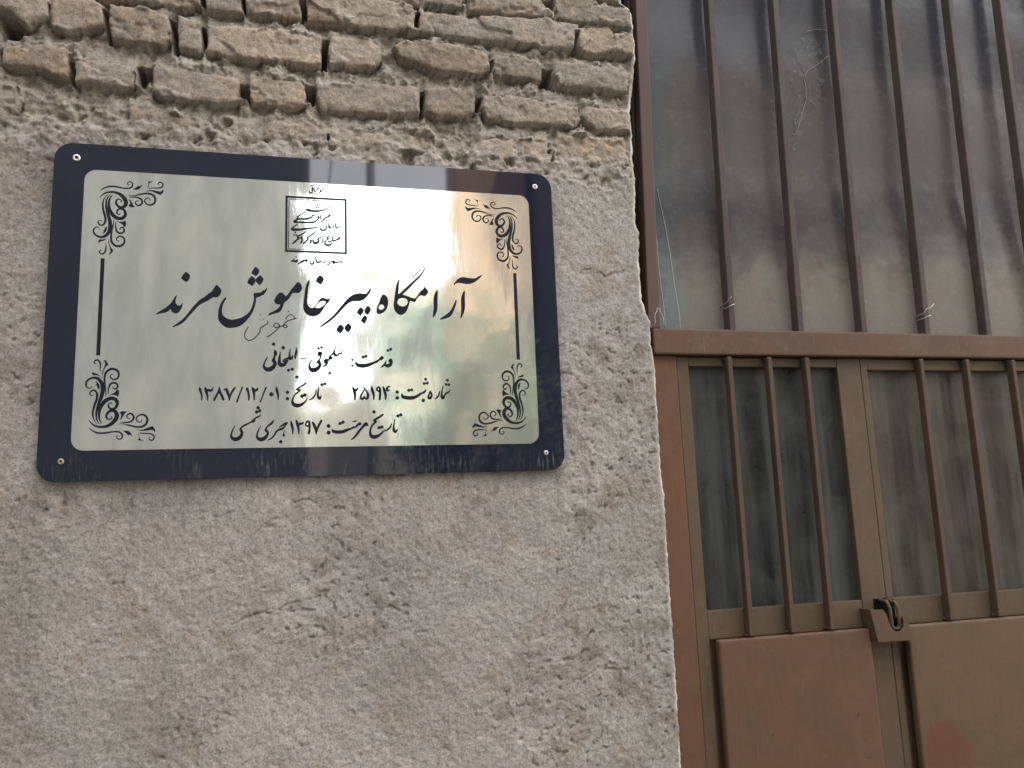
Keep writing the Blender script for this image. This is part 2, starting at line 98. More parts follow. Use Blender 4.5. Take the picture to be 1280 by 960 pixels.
BRICKS = [[14,[[-673,635],[-617,638],[-529,636],[-530,600],[-564,570],[-586,590],[-615,604],[-672,609]]],[4,[[-527,643],[-447,646],[-428,631],[-422,596],[-463,577],[-499,569],[-521,575],[-527,604]]],[6,[[-418,641],[-384,640],[-310,638],[-301,574],[-312,560],[-381,561],[-414,565],[-420,605]]],[4,[[-288,630],[-244,622],[-238,559],[-241,552],[-285,558],[-287,584]]],[5,[[-230,618],[-165,621],[-84,621],[-4,613],[3,589],[3,548],[-50,546],[-148,547],[-229,553]]],[5,[[20,618],[50,623],[110,617],[127,603],[131,581],[118,557],[67,553],[20,554],[16,591]]],[9,[[157,607],[180,625],[252,623],[279,628],[352,620],[372,607],[372,575],[350,559],[295,559],[241,562],[206,573],[166,584]]],[5,[[388,608],[445,618],[486,607],[497,594],[492,558],[471,562],[424,563],[381,566],[384,596]]],[6,[[529,613],[589,614],[658,611],[698,613],[705,589],[705,554],[675,553],[596,554],[537,554],[524,587]]],[8,[[-402,725],[-247,728],[-245,657],[-292,659],[-362,663],[-400,663]]],[6,[[-237,729],[-162,730],[-159,673],[-178,654],[-236,655]]],[7,[[-157,740],[-45,740],[-43,660],[-51,655],[-100,655],[-154,655]]],[8,[[-26,709],[68,718],[173,719],[200,713],[202,664],[190,657],[137,654],[50,652],[-24,652]]],[3,[[217,695],[253,704],[317,700],[339,686],[334,656],[307,651],[261,653],[218,660],[215,681]]],[7,[[355,708],[430,713],[526,719],[589,712],[588,695],[571,648],[523,647],[446,649],[390,652],[347,657],[348,687]]],[6,[[382,803],[497,798],[501,767],[489,749],[431,748],[382,752]]],[7,[[535,813],[631,815],[631,763],[622,745],[576,739],[539,743],[529,771]]],[2,[[594,706],[665,719],[693,691],[685,655],[630,643],[593,643]]],[7,[[-606,522],[-583,528],[-561,524],[-527,540],[-497,534],[-490,524],[-487,475],[-502,470],[-538,481],[-573,483],[-604,488]]],[4,[[-479,510],[-438,511],[-394,510],[-367,504],[-362,470],[-370,460],[-407,460],[-443,462],[-475,462]]],[4,[[-334,506],[-304,516],[-226,506],[-176,501],[-166,493],[-167,448],[-193,442],[-256,443],[-309,445],[-333,453]]],[4,[[-144,500],[-99,512],[-37,505],[-30,493],[-30,453],[-50,444],[-98,447],[-143,450]]],[6,[[-9,506],[50,510],[135,515],[205,518],[213,502],[212,456],[169,450],[83,445],[-1,445],[-10,477]]],[5,[[226,514],[276,523],[330,520],[339,500],[332,467],[301,456],[256,456],[225,461]]],[2,[[352,515],[422,521],[516,510],[577,502],[585,473],[571,456],[513,457],[420,455],[364,458],[351,482]]],[5,[[593,506],[632,507],[681,506],[707,504],[704,457],[678,455],[619,450],[600,465],[590,483]]],[1,[[-633,443],[-575,444],[-565,416],[-575,390],[-630,385]]],[0,[[-376,421],[-316,416],[-247,401],[-239,376],[-253,357],[-314,361],[-373,365]]],[-1,[[-106,414],[-9,413],[-4,372],[-114,374]]],[-1,[[19,410],[117,405],[238,406],[246,369],[116,367],[16,366]]],[-1,[[345,411],[502,415],[500,369],[343,369]]],[0,[[526,433],[687,438],[698,374],[528,361]]]]
VOIDS = [[[-304,628],[-291,626],[-286,543],[-294,546]],[[-241,617],[-233,614],[-232,567],[-238,566]],[[-164,496],[-145,496],[-145,455],[-161,459]],[[-29,499],[-12,502],[-12,458],[-27,464]],[[215,513],[224,514],[221,449],[214,449]],[[339,515],[352,511],[349,476],[338,477]],[[497,598],[522,599],[527,545],[493,550]],[[578,690],[590,695],[585,638],[575,639]],[[373,607],[383,606],[379,568],[374,571]],[[498,767],[529,771],[535,734],[512,744]],[[-41,707],[-28,709],[-29,652],[-39,651]],[[205,694],[215,699],[213,658],[204,656]],[[4,609],[16,614],[14,538],[4,539]],[[-430,630],[-419,628],[-417,561],[-423,569]],[[-488,509],[-479,508],[-477,462],[-484,459]],[[-363,515],[-335,513],[-334,483],[-350,466],[-360,475]],[[-615,597],[-586,586],[-568,564],[-573,548],[-612,545]],[[-616,526],[-607,525],[-604,488],[-614,487]],[[499,394],[514,393],[515,370],[509,358],[500,373]],[[6,394],[19,392],[18,370],[8,373]],[[-162,739],[-157,740],[-156,657],[-161,660]],[[-247,728],[-237,729],[-236,656],[-245,657]]]
EDGE = [[712,880],[706,787],[722,778],[729,762],[731,697],[732,656],[723,593],[707,504],[710,446],[707,376],[710,343],[703,234],[711,209],[708,173],[706,154],[706,82],[705,52],[712,28],[723,-1],[721,-52],[726,-110],[725,-184],[725,-259],[723,-332],[727,-386],[725,-609],[726,-704],[724,-814],[723,-939]]
PLTOP = [[-643,384],[-602,371],[-517,353],[-446,347],[-238,353],[0,354],[271,349],[508,347],[705,348]]
CRACKS = [[[-116,-427],[-93,-419],[-75,-406]],[[-48,-378],[-18,-376],[3,-389]],[[-194,-400],[-163,-392]],[[-104,-417],[-82,-410]],[[518,-498],[546,-470],[566,-443]],[[477,-625],[500,-586]],[[623,-383],[668,-394]],[[613,-111],[668,-125],[688,-111]],[[535,-676],[555,-630],[584,-583]],[[505,-752],[557,-733],[626,-743]],[[134,-588],[168,-602]],[[182,-639],[206,-635]],[[-368,-512],[-348,-516]],[[482,-532],[503,-527]],[[557,-282],[567,-334]],[[-159,-598],[-103,-580],[0,-557]],[[466,-496],[483,-513],[474,-545]],[[394,-788],[413,-744]],[[638,-17],[696,2]],[[553,127],[626,102],[685,123]],[[240,-863],[228,-840]]]


# ------------------------------------------------------------------ helpers
def mesh_obj(name, me, mat, parent=None):
    o = bpy.data.objects.new(name, me)
    if mat: me.materials.append(mat)
    COL.objects.link(o)
    if parent: o.parent = parent
    return o
def bm_obj(name, bm, mat, parent=None, smooth=False):
    me = bpy.data.meshes.new(name)
    bm.normal_update()
    bm.to_mesh(me); bm.free()
    if smooth:
        me.polygons.foreach_set('use_smooth', [True] * len(me.polygons))
    return mesh_obj(name, me, mat, parent)
def tag(o, label=None, cat=None, group=None, kind=None):
    if label: o['label'] = label
    if cat: o['category'] = cat
    if group: o['group'] = group
    if kind: o['kind'] = kind
    return o
def thing(name, loc, label, cat, group=None):
    o = bpy.data.objects.new(name, None)
    o.empty_display_size = .1
    COL.objects.link(o)
    o.location = loc
    return tag(o, label, cat, group)
def add_box(bm, x0, x1, y0, y1, z0, z1, bev=0.0, shear=0.0, seg=2):
    """axis box; shear moves the top in x"""
    g = bmesh.ops.create_cube(bm, size=1)
    vsx = g['verts']
    for v in vsx:
        t = v.co.z + .5
        v.co = Vector((x0 + (x1 - x0) * (v.co.x + .5) + shear * t, y0 + (y1 - y0) * (v.co.y + .5), z0 + (z1 - z0) * t))
    if bev:
        es = list({e for v in vsx for e in v.link_edges})
        bmesh.ops.bevel(bm, geom=es, offset=bev, segments=seg, affect='EDGES', profile=.6)
    return vsx
def box(name, mat, parent, *a, **k):
    bm = bmesh.new(); add_box(bm, *a, **k)
    return bm_obj(name, bm, mat, parent)
def add_tube(bm, pts, r, n=8, closed=False):
    pts = [Vector(p) for p in pts]
    rings = []
    for i, p in enumerate(pts):
        a = pts[i - 1] if (i or closed) else p
        b = pts[(i + 1) % len(pts)] if (i < len(pts) - 1 or closed) else p
        d = (b - a).normalized()
        q = d.orthogonal().normalized() if not rings else (rings[-1][1] - d * rings[-1][1].dot(d)).normalized()
        s = d.cross(q)
        rr = r[i] if isinstance(r, (list, tuple)) else r
        rings.append(([bm.verts.new(p + rr * (math.cos(2 * math.pi * k / n) * q + math.sin(2 * math.pi * k / n) * s)) for k in range(n)], q))
    m_ = len(rings)
    for i in range(m_ if closed else m_ - 1):
        A, Bq = rings[i][0], rings[(i + 1) % m_][0]
        for k in range(n): bm.faces.new((A[k], A[(k + 1) % n], Bq[(k + 1) % n], Bq[k]))
    if not closed:
        bm.faces.new(rings[0][0][::-1]); bm.faces.new(rings[-1][0])
def smoothstep(a, b, x):
    t = np.clip((x - a) / (b - a), 0, 1)
    return t * t * (3 - 2 * t)

# ------------------------------------------------------------------ materials
def mat(name, col=(.5, .5, .5), rough=.6, metal=0.0):
    m_ = bpy.data.materials.new(name); m_.use_nodes = True
    b = m_.node_tree.nodes['Principled BSDF']
    b.inputs['Base Color'].default_value = (*col, 1)
    b.inputs['Roughness'].default_value = rough
    b.inputs['Metallic'].default_value = metal
    return m_, m_.node_tree, b
def node(t, kind, **kw):
    n = t.nodes.new(kind)
    for k, v in kw.items():
        if k in ('Scale', 'Detail', 'Roughness', 'Distortion', 'Strength', 'Distance', 'Randomness'): n.inputs[k].default_value = v
        else: setattr(n, k, v)
    return n
def ramp(t, src, stops, interp='LINEAR'):
    r = t.nodes.new('ShaderNodeValToRGB'); r.color_ramp.interpolation = interp
    e = r.color_ramp.elements
    while len(e) < len(stops): e.new(.5)
    for q, (p, c) in zip(e, stops):
        q.position = p
        q.color = (*c, 1) if isinstance(c, tuple) else (c, c, c, 1)
    t.links.new(src, r.inputs[0]); return r.outputs[0]
def objco(t, scale=(1, 1, 1), loc=(0, 0, 0), rot=(0, 0, 0)):
    c = t.nodes.new('ShaderNodeTexCoord'); mp = t.nodes.new('ShaderNodeMapping')
    mp.inputs['Scale'].default_value = scale; mp.inputs['Location'].default_value = loc; mp.inputs['Rotation'].default_value = rot
    t.links.new(c.outputs['Object'], mp.inputs[0]); return mp.outputs[0]
def noise(t, vec, scale, detail=4, rough=.55, dist=0.0):
    n = node(t, 'ShaderNodeTexNoise', Scale=scale, Detail=detail, Roughness=rough, Distortion=dist)
    t.links.new(vec, n.inputs['Vector']); return n.outputs['Fac']
def mixc(t, fac, a, b, mode='MIX'):
    n = t.nodes.new('ShaderNodeMixRGB'); n.blend_type = mode
    for s, v in ((0, fac), (1, a), (2, b)):
        if isinstance(v, (int, float)): n.inputs[s].default_value = v if s == 0 else (v, v, v, 1)
        elif isinstance(v, tuple): n.inputs[s].default_value = (*v, 1)
        else: t.links.new(v, n.inputs[s])
    return n.outputs[0]
def math_(t, op, a, b=0.0):
    n = t.nodes.new('ShaderNodeMath'); n.operation = op
    for s, v in ((0, a), (1, b)):
        if isinstance(v, (int, float)): n.inputs[s].default_value = v
        else: t.links.new(v, n.inputs[s])
    return n.outputs[0]
def bump(t, b, h, dist, strength=1.0, prev=None):
    n = t.nodes.new('ShaderNodeBump'); n.inputs['Distance'].default_value = dist; n.inputs['Strength'].default_value = strength
    t.links.new(h, n.inputs['Height'])
    if prev is not None: t.links.new(prev, n.inputs['Normal'])
    t.links.new(n.outputs[0], b.inputs['Normal']); return n.outputs[0]

def wall_material():
    m_, t, b = mat('weathered_wall', rough=.92)
    at = t.nodes.new('ShaderNodeVertexColor'); at.layer_name = 'tint'
    co = objco(t)
    n1 = noise(t, co, 260, 3, .7)
    n2 = noise(t, co, 70, 4, .6)
    n3 = noise(t, co, 2.3, 5, .6, .4)
    n4 = noise(t, objco(t, loc=(3, 1, 7)), 900, 2, .6)
    c = mixc(t, 1.0, at.outputs[0], ramp(t, n1, [(.30, .52), (.48, 1.0), (.75, 1.30)]), 'MULTIPLY')
    c = mixc(t, 1.0, c, ramp(t, n2, [(.3, .82), (.7, 1.14)]), 'MULTIPLY')
    c = mixc(t, 1.0, c, ramp(t, n3, [(.3, (.86, .86, .87)), (.7, (1.1, 1.09, 1.07))]), 'MULTIPLY')
    c = mixc(t, ramp(t, n4, [(.62, 0.0), (.72, .30)]), c, (.62, .59, .55))
    L2 = t.links.new; L2(c, b.inputs['Base Color'])
    p = bump(t, b, n2, .0018, .5)
    p = bump(t, b, n1, .0012, .9, p)
    bump(t, b, n4, .0005, .7, p)
    b.inputs['Specular IOR Level'].default_value = .2
    return m_
M_WALL = wall_material()

def paint(name, base, alt, stain=None, rough=.5, dust=.35, rust=0.0, seed=0):
    """brushed oil paint on steel: brush streaks, dust, chipped and rusty spots"""
    m_, t, b = mat(name, rough=rough)
    co = objco(t, loc=(seed * 3.1, seed, seed * 1.7))
    st = objco(t, scale=(1, 1, .06), loc=(seed, 0, seed))
    n1 = noise(t, co, 5, 5, .6, .5)
    n2 = noise(t, st, 130, 3, .6)
    n3 = noise(t, co, 60, 5, .7)
    n4 = noise(t, co, 14, 6, .65, .3)
    c = mixc(t, ramp(t, n1, [(.33, 0.0), (.66, 1.0)]), base, alt)
    c = mixc(t, 1.0, c, ramp(t, n2, [(.25, .94), (.75, 1.06)]), 'MULTIPLY')
    if stain: c = mixc(t, ramp(t, n4, [(.52, 0.0), (.72, .75)]), c, stain)
    c = mixc(t, ramp(t, n3, [(.55, 0.0), (.82, dust)]), c, (.17, .135, .10))
    sv = noise(t, objco(t, scale=(1, 1, .03), loc=(seed, 0, 0), rot=(0, R(7), 0)), 300, 2, .5)
    c = mixc(t, math_(t, 'MULTIPLY', ramp(t, sv, [(.70, 0.0), (.76, .55)]), ramp(t, n4, [(.45, 0.0), (.6, 1.0)])), c, (.20, .165, .13))
    if rust: c = mixc(t, ramp(t, noise(t, co, 33, 6, .7), [(.64, 0.0), (.70, rust)]), c, (.040, .022, .014))
    t.links.new(c, b.inputs['Base Color'])
    t.links.new(ramp(t, n3, [(.3, rough - .1), (.8, min(1, rough + .25))]), b.inputs['Roughness'])
    p = bump(t, b, n2, .0004, .25)
    p = bump(t, b, n3, .0007, .35, p)
    bump(t, b, n1, .004, .25, p)
    b.inputs['Specular IOR Level'].default_value = .15
    return m_
M_JAMB = paint('red_brown_paint', (.133, .064, .037), (.099, .056, .037), (.142, .078, .048), .5, .30, .6, 1)
M_UPJAMB = paint('brown_paint', (.098, .062, .054), (.082, .055, .050), None, .5, .2, 0, 2)
M_RAIL = paint('dusty_brown_paint', (.108, .061, .042), (.087, .057, .041), (.117, .084, .063), .55, .6, .5, 3)
M_LEAF = paint('olive_brown_paint', (.102, .070, .045), (.085, .061, .042), (.112, .081, .058), .5, .4, .4, 4)
M_BARS = paint('brown_bar_paint', (.091, .059, .043), (.071, .048, .036), None, .5, .4, .5, 5)
M_UBARS = paint('smoky_brown_bar_paint', (.080, .058, .052), (.054, .044, .044), (.090, .078, .071), .5, .35, .6, 6)
M_PANEL = paint('faded_panel_paint', (.125, .061, .042), (.095, .061, .039), (.132, .075, .055), .45, .25, .7, 7)
M_HASP = paint('hasp_paint', (.107, .066, .044), (.085, .056, .038), (.122, .083, .059), .45, .4, .8, 8)

def panel_red():
    m_ = paint('panel_paint_with_red_primer', (.115, .071, .044), (.094, .066, .040), (.122, .073, .048), .45, .25, .7, 9)
    t = m_.node_tree; b = t.nodes['Principled BSDF']
    src = b.inputs['Base Color'].links[0].from_socket
    co = objco(t, loc=(.384, 0, -.80), scale=(1, 0, .8))
    ln = t.nodes.new('ShaderNodeVectorMath'); ln.operation = 'LENGTH'; t.links.new(co, ln.inputs[0])
    d = math_(t, 'ADD', ln.outputs['Value'], math_(t, 'MULTIPLY', math_(t, 'SUBTRACT', noise(t, objco(t), 14, 4), .5), .07))
    t.links.new(mixc(t, ramp(t, d, [(.056, .6), (.070, 0.0)]), src, (.118, .040, .021)), b.inputs['Base Color'])
    return m_
M_PANELR = panel_red()

def sheet_material():
    """painted sheet: olive grey low down, cloudy blue-black bands above"""
    m_, t, b = mat('dark_banded_sheet', rough=.6); b.inputs['Specular IOR Level'].default_value = .22
    tcn = t.nodes.new('ShaderNodeTexCoord'); sp = t.nodes.new('ShaderNodeSeparateXYZ')
    t.links.new(tcn.outputs['Object'], sp.inputs[0])
    co = objco(t); st = objco(t, scale=(1, 1, .05))
    n1 = noise(t, co, 4, 6, .6, .6); n2 = noise(t, co, 42, 6, .72); n3 = noise(t, st, 45, 4, .6); n5 = noise(t, co, 12, 6, .65, .8)
    base = mixc(t, ramp(t, n1, [(.35, 0.0), (.65, 1.0)]), (.140, .126, .110), (.155, .126, .104))
    base = mixc(t, ramp(t, n3, [(.3, 0.0), (.75, .6)]), base, (.150, .155, .146))
    # bare grey-green strip beside the jamb
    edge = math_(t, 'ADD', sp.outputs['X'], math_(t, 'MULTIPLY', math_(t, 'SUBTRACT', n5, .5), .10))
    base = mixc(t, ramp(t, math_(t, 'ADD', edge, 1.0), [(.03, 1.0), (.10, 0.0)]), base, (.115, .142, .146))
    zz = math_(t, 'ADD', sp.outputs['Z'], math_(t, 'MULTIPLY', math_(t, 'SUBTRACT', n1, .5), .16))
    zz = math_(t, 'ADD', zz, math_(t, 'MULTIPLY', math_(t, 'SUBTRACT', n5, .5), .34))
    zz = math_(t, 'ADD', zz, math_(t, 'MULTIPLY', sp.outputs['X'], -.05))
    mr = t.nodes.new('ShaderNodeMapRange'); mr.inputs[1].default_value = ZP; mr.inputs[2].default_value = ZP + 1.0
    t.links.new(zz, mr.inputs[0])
    dark_band = ramp(t, mr.outputs[0], [(.14, 0.0), (.25, .55), (.33, .80), (.46, .50), (.62, .55), (.76, .88), (1, .95)])  # blotchy blue-black bands over the upper part of the sheet
    c = mixc(t, dark_band, base, mixc(t, n5, (.011, .016, .031), (.042, .040, .043)))
    c = mixc(t, ramp(t, n2, [(.60, 0.0), (.80, .28)]), c, (.15, .14, .125))
    c = mixc(t, ramp(t, noise(t, co, 17, 7, .75, 1.2), [(.66, 0.0), (.74, .35)]), c, (.19, .18, .165))
    t.links.new(c, b.inputs['Base Color'])
    t.links.new(ramp(t, n2, [(.3, .15), (.75, .36)]), b.inputs['Roughness'])
    p = bump(t, b, n1, .012, .15); bump(t, b, n2, .0003, .2, p)
    return m_
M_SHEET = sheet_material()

def pane_material(name, base, haze, seed):
    m_, t, b = mat(name, rough=.3); b.inputs['Specular IOR Level'].default_value = .22
    st = objco(t, scale=(1, 1, .07), loc=(seed, 0, seed)); co = objco(t, loc=(seed, 0, 0))
    n1 = noise(t, st, 26, 5, .6, .2); n2 = noise(t, co, 9, 6, .6, .5); n3 = noise(t, co, 150, 4, .7)
    c = mixc(t, ramp(t, n1, [(.40, 0.0), (.66, .9)]), base, haze)
    c = mixc(t, ramp(t, n2, [(.45, 0.0), (.75, .5)]), c, tuple(v * 1.25 for v in haze))
    c = mixc(t, ramp(t, n3, [(.58, 0.0), (.78, .35)]), c, (.12, .12, .11))
    t.links.new(c, b.inputs['Base Color'])
    t.links.new(ramp(t, n2, [(.3, .22), (.7, .5)]), b.inputs['Roughness'])
    bump(t, b, n2, .003, .2)
    return m_
M_PANE = pane_material('dusty_dark_glass', (.016, .018, .018), (.060, .065, .061), 2)
M_PANER = pane_material('dusty_brown_glass', (.030, .027, .022), (.085, .079, .066), 5)

def navy_material():
    m_, t, b = mat('navy_acrylic', (.010, .014, .028), .04)
    b.inputs['IOR'].default_value = 1.72
    tcn = t.nodes.new('ShaderNodeTexCoord'); sp = t.nodes.new('ShaderNodeSeparateXYZ'); t.links.new(tcn.outputs['Object'], sp.inputs[0])
    co = objco(t); st = objco(t, scale=(1, 1, .12))
    sp1 = noise(t, co, 210, 3, .6); str_ = noise(t, st, 170, 4, .7); big = noise(t, co, 7, 4)
    low = t.nodes.new('ShaderNodeMapRange'); low.inputs[1].default_value = -.262; low.inputs[2].default_value = -.30
    t.links.new(sp.outputs['Z'], low.inputs[0])
    dust = math_(t, 'MULTIPLY', ramp(t, str_, [(.50, 0.0), (.78, .55)]), math_(t, 'MULTIPLY', low.outputs[0], ramp(t, big, [(.4, 0.15), (.6, 1.0)])))
    dust = math_(t, 'MAXIMUM', dust, ramp(t, sp1, [(.72, 0.0), (.78, .35)]))
    c = mixc(t, dust, (.010, .014, .028), (.17, .165, .16))
    t.links.new(c, b.inputs['Base Color'])
    t.links.new(math_(t, 'ADD', .035, math_(t, 'MULTIPLY', dust, .9)), b.inputs['Roughness'])
    bump(t, b, noise(t, co, 5, 1), .0006, .25)
    return m_
M_NAVY = navy_material()
M_EDGE, _, _ = mat('acrylic_edge', (.16, .12, .09), .5)

def brass_material():
    m_, t, b = mat('polished_pale_brass', (.80, .79, .69), .16, .77)
    co = objco(t); dg = objco(t, scale=(1, 1, .09), rot=(0, R(14), 0)); dg2 = objco(t, scale=(.1, 1, 1), rot=(0, R(40), 0))
    n1 = noise(t, dg, 95, 5, .65, .4); n2 = noise(t, dg2, 110, 4, .65); n3 = noise(t, co, 3.4, 2, .5); n4 = noise(t, co, 15, 5, .6, .6); n5 = noise(t, objco(t, scale=(1, 1, .25), rot=(0, R(-8), 0)), 13, 5, .62, .5)
    c = mixc(t, ramp(t, n5, [(.38, 0.0), (.62, 1.0)]), (.91, .935, .875), (.70, .745, .70))
    c = mixc(t, ramp(t, n1, [(.62, 0.0), (.8, .35)]), c, (.50, .535, .515))
    t.links.new(c, b.inputs['Base Color'])
    r = math_(t, 'ADD', ramp(t, n5, [(.3, .035), (.7, .09)]), math_(t, 'MULTIPLY', math_(t, 'SUBTRACT', n2, .5), .035))
    t.links.new(r, b.inputs['Roughness'])
    p = bump(t, b, n3, .0105, .5)
    p = bump(t, b, n5, .0007, .3, p)
    p = bump(t, b, n4, .0002, .4, p)
    p = bump(t, b, n1, .00006, .22, p)
    bump(t, b, n2, .00005, .2, p)
    return m_
M_BRASS = brass_material()
M_INK, _, _ = mat('black_enamel', (.009, .011, .018), .6); bpy.data.materials['black_enamel'].node_tree.nodes['Principled BSDF'].inputs['Specular IOR Level'].default_value = .15
M_PEN, _, _ = mat('black_marker', (.035, .038, .036), .6)
M_STEEL, _, _ = mat('screw_steel', (.62, .62, .60), .35, 1.0)
M_RUSTY, _, _ = mat('worn_screw', (.42, .34, .24), .55, .6)
M_DARK, _, _ = mat('screw_recess', (.015, .015, .015), .7)
M_SLOT, _, _ = mat('latch_shadow_gap', (.006, .005, .004), .9); bpy.data.materials['latch_shadow_gap'].node_tree.nodes['Principled BSDF'].inputs['Specular IOR Level'].default_value = .05
M_WIRE, _, _ = mat('binding_wire', (.42, .40, .38), .4, .8)

# ------------------------------------------------------------------ noise for the relief of the wall
_rng = np.random.RandomState(11)
_perm = _rng.permutation(512)
_gr = _rng.rand(512) * 2 * math.pi
_gx, _gz = np.cos(_gr), np.sin(_gr)
def pn(x, z, s, seed=0):
    x = x / s + 31.7 * seed + 1000; z = z / s + 17.3 * seed + 1000
    xi = np.floor(x).astype(np.int64); zi = np.floor(z).astype(np.int64)
    fx = x - xi; fz = z - zi
    u = fx * fx * fx * (fx * (fx * 6 - 15) + 10); v = fz * fz * fz * (fz * (fz * 6 - 15) + 10)
    def g(a, b, dx, dz):
        k = _perm[(_perm[a & 511] + b) & 511]
        return _gx[k] * dx + _gz[k] * dz
    n00 = g(xi, zi, fx, fz); n10 = g(xi + 1, zi, fx - 1, fz); n01 = g(xi, zi + 1, fx, fz - 1); n11 = g(xi + 1, zi + 1, fx - 1, fz - 1)
    return ((n00 * (1 - u) + n10 * u) * (1 - v) + (n01 * (1 - u) + n11 * u) * v) * 1.5
def fbm(x, z, s, octv=4, seed=0, gain=.55):
    o = 0; a = 1.0
    for i in range(octv):
        o = o + a * pn(x, z, s, seed + i * 3); a *= gain; s *= .5
    return o
def ridged(x, z, s, octv=3, seed=0):
    o = 0; a = 1.0
    for i in range(octv):
        o = o + a * (1 - 2 * np.abs(pn(x, z, s, seed + i * 5))); a *= .5; s *= .5
    return o
def poly_sdf(P, x, z):
    """positive inside"""
    P = np.array(P) / 1000.0
    d = np.full(x.shape, 1e9); ins = np.zeros(x.shape, bool)
    n = len(P)
    for i in range(n):
        a, b = P[i], P[(i + 1) % n]
        e = b - a; wx, wz = x - a[0], z - a[1]
        t = np.clip((wx * e[0] + wz * e[1]) / (e @ e + 1e-12), 0, 1)
        d = np.minimum(d, np.hypot(wx - e[0] * t, wz - e[1] * t))
        c = (a[1] > z) != (b[1] > z)
        if b[1] != a[1]: ins ^= c & (x < (b[0] - a[0]) * (z - a[1]) / (b[1] - a[1]) + a[0])
    return np.where(ins, d, -d)

# ------------------------------------------------------------------ the setting: ground
def ground():
    m_, t, b = mat('alley_paving', rough=.9)
    co = objco(t)
    c = mixc(t, ramp(t, noise(t, co, 1.3, 6), [(.3, 0.0), (.7, 1.0)]), (.19, .178, .162), (.27, .252, .232))
    c = mixc(t, 1.0, c, ramp(t, noise(t, co, 60, 4), [(.3, .8), (.7, 1.15)]), 'MULTIPLY')
    t.links.new(c, b.inputs['Base Color']); bump(t, b, noise(t, co, 40, 5), .01, .6)
    bm = bmesh.new()
    for x0, x1, y0, y1, z in ((-600, 600, -600, 600, 0),):
        bm.faces.new([bm.verts.new(p) for p in ((x0, y0, z), (x1, y0, z), (x1, y1, z), (x0, y1, z))])
    tag(bm_obj('ground', bm, m_), kind='structure')
ground()

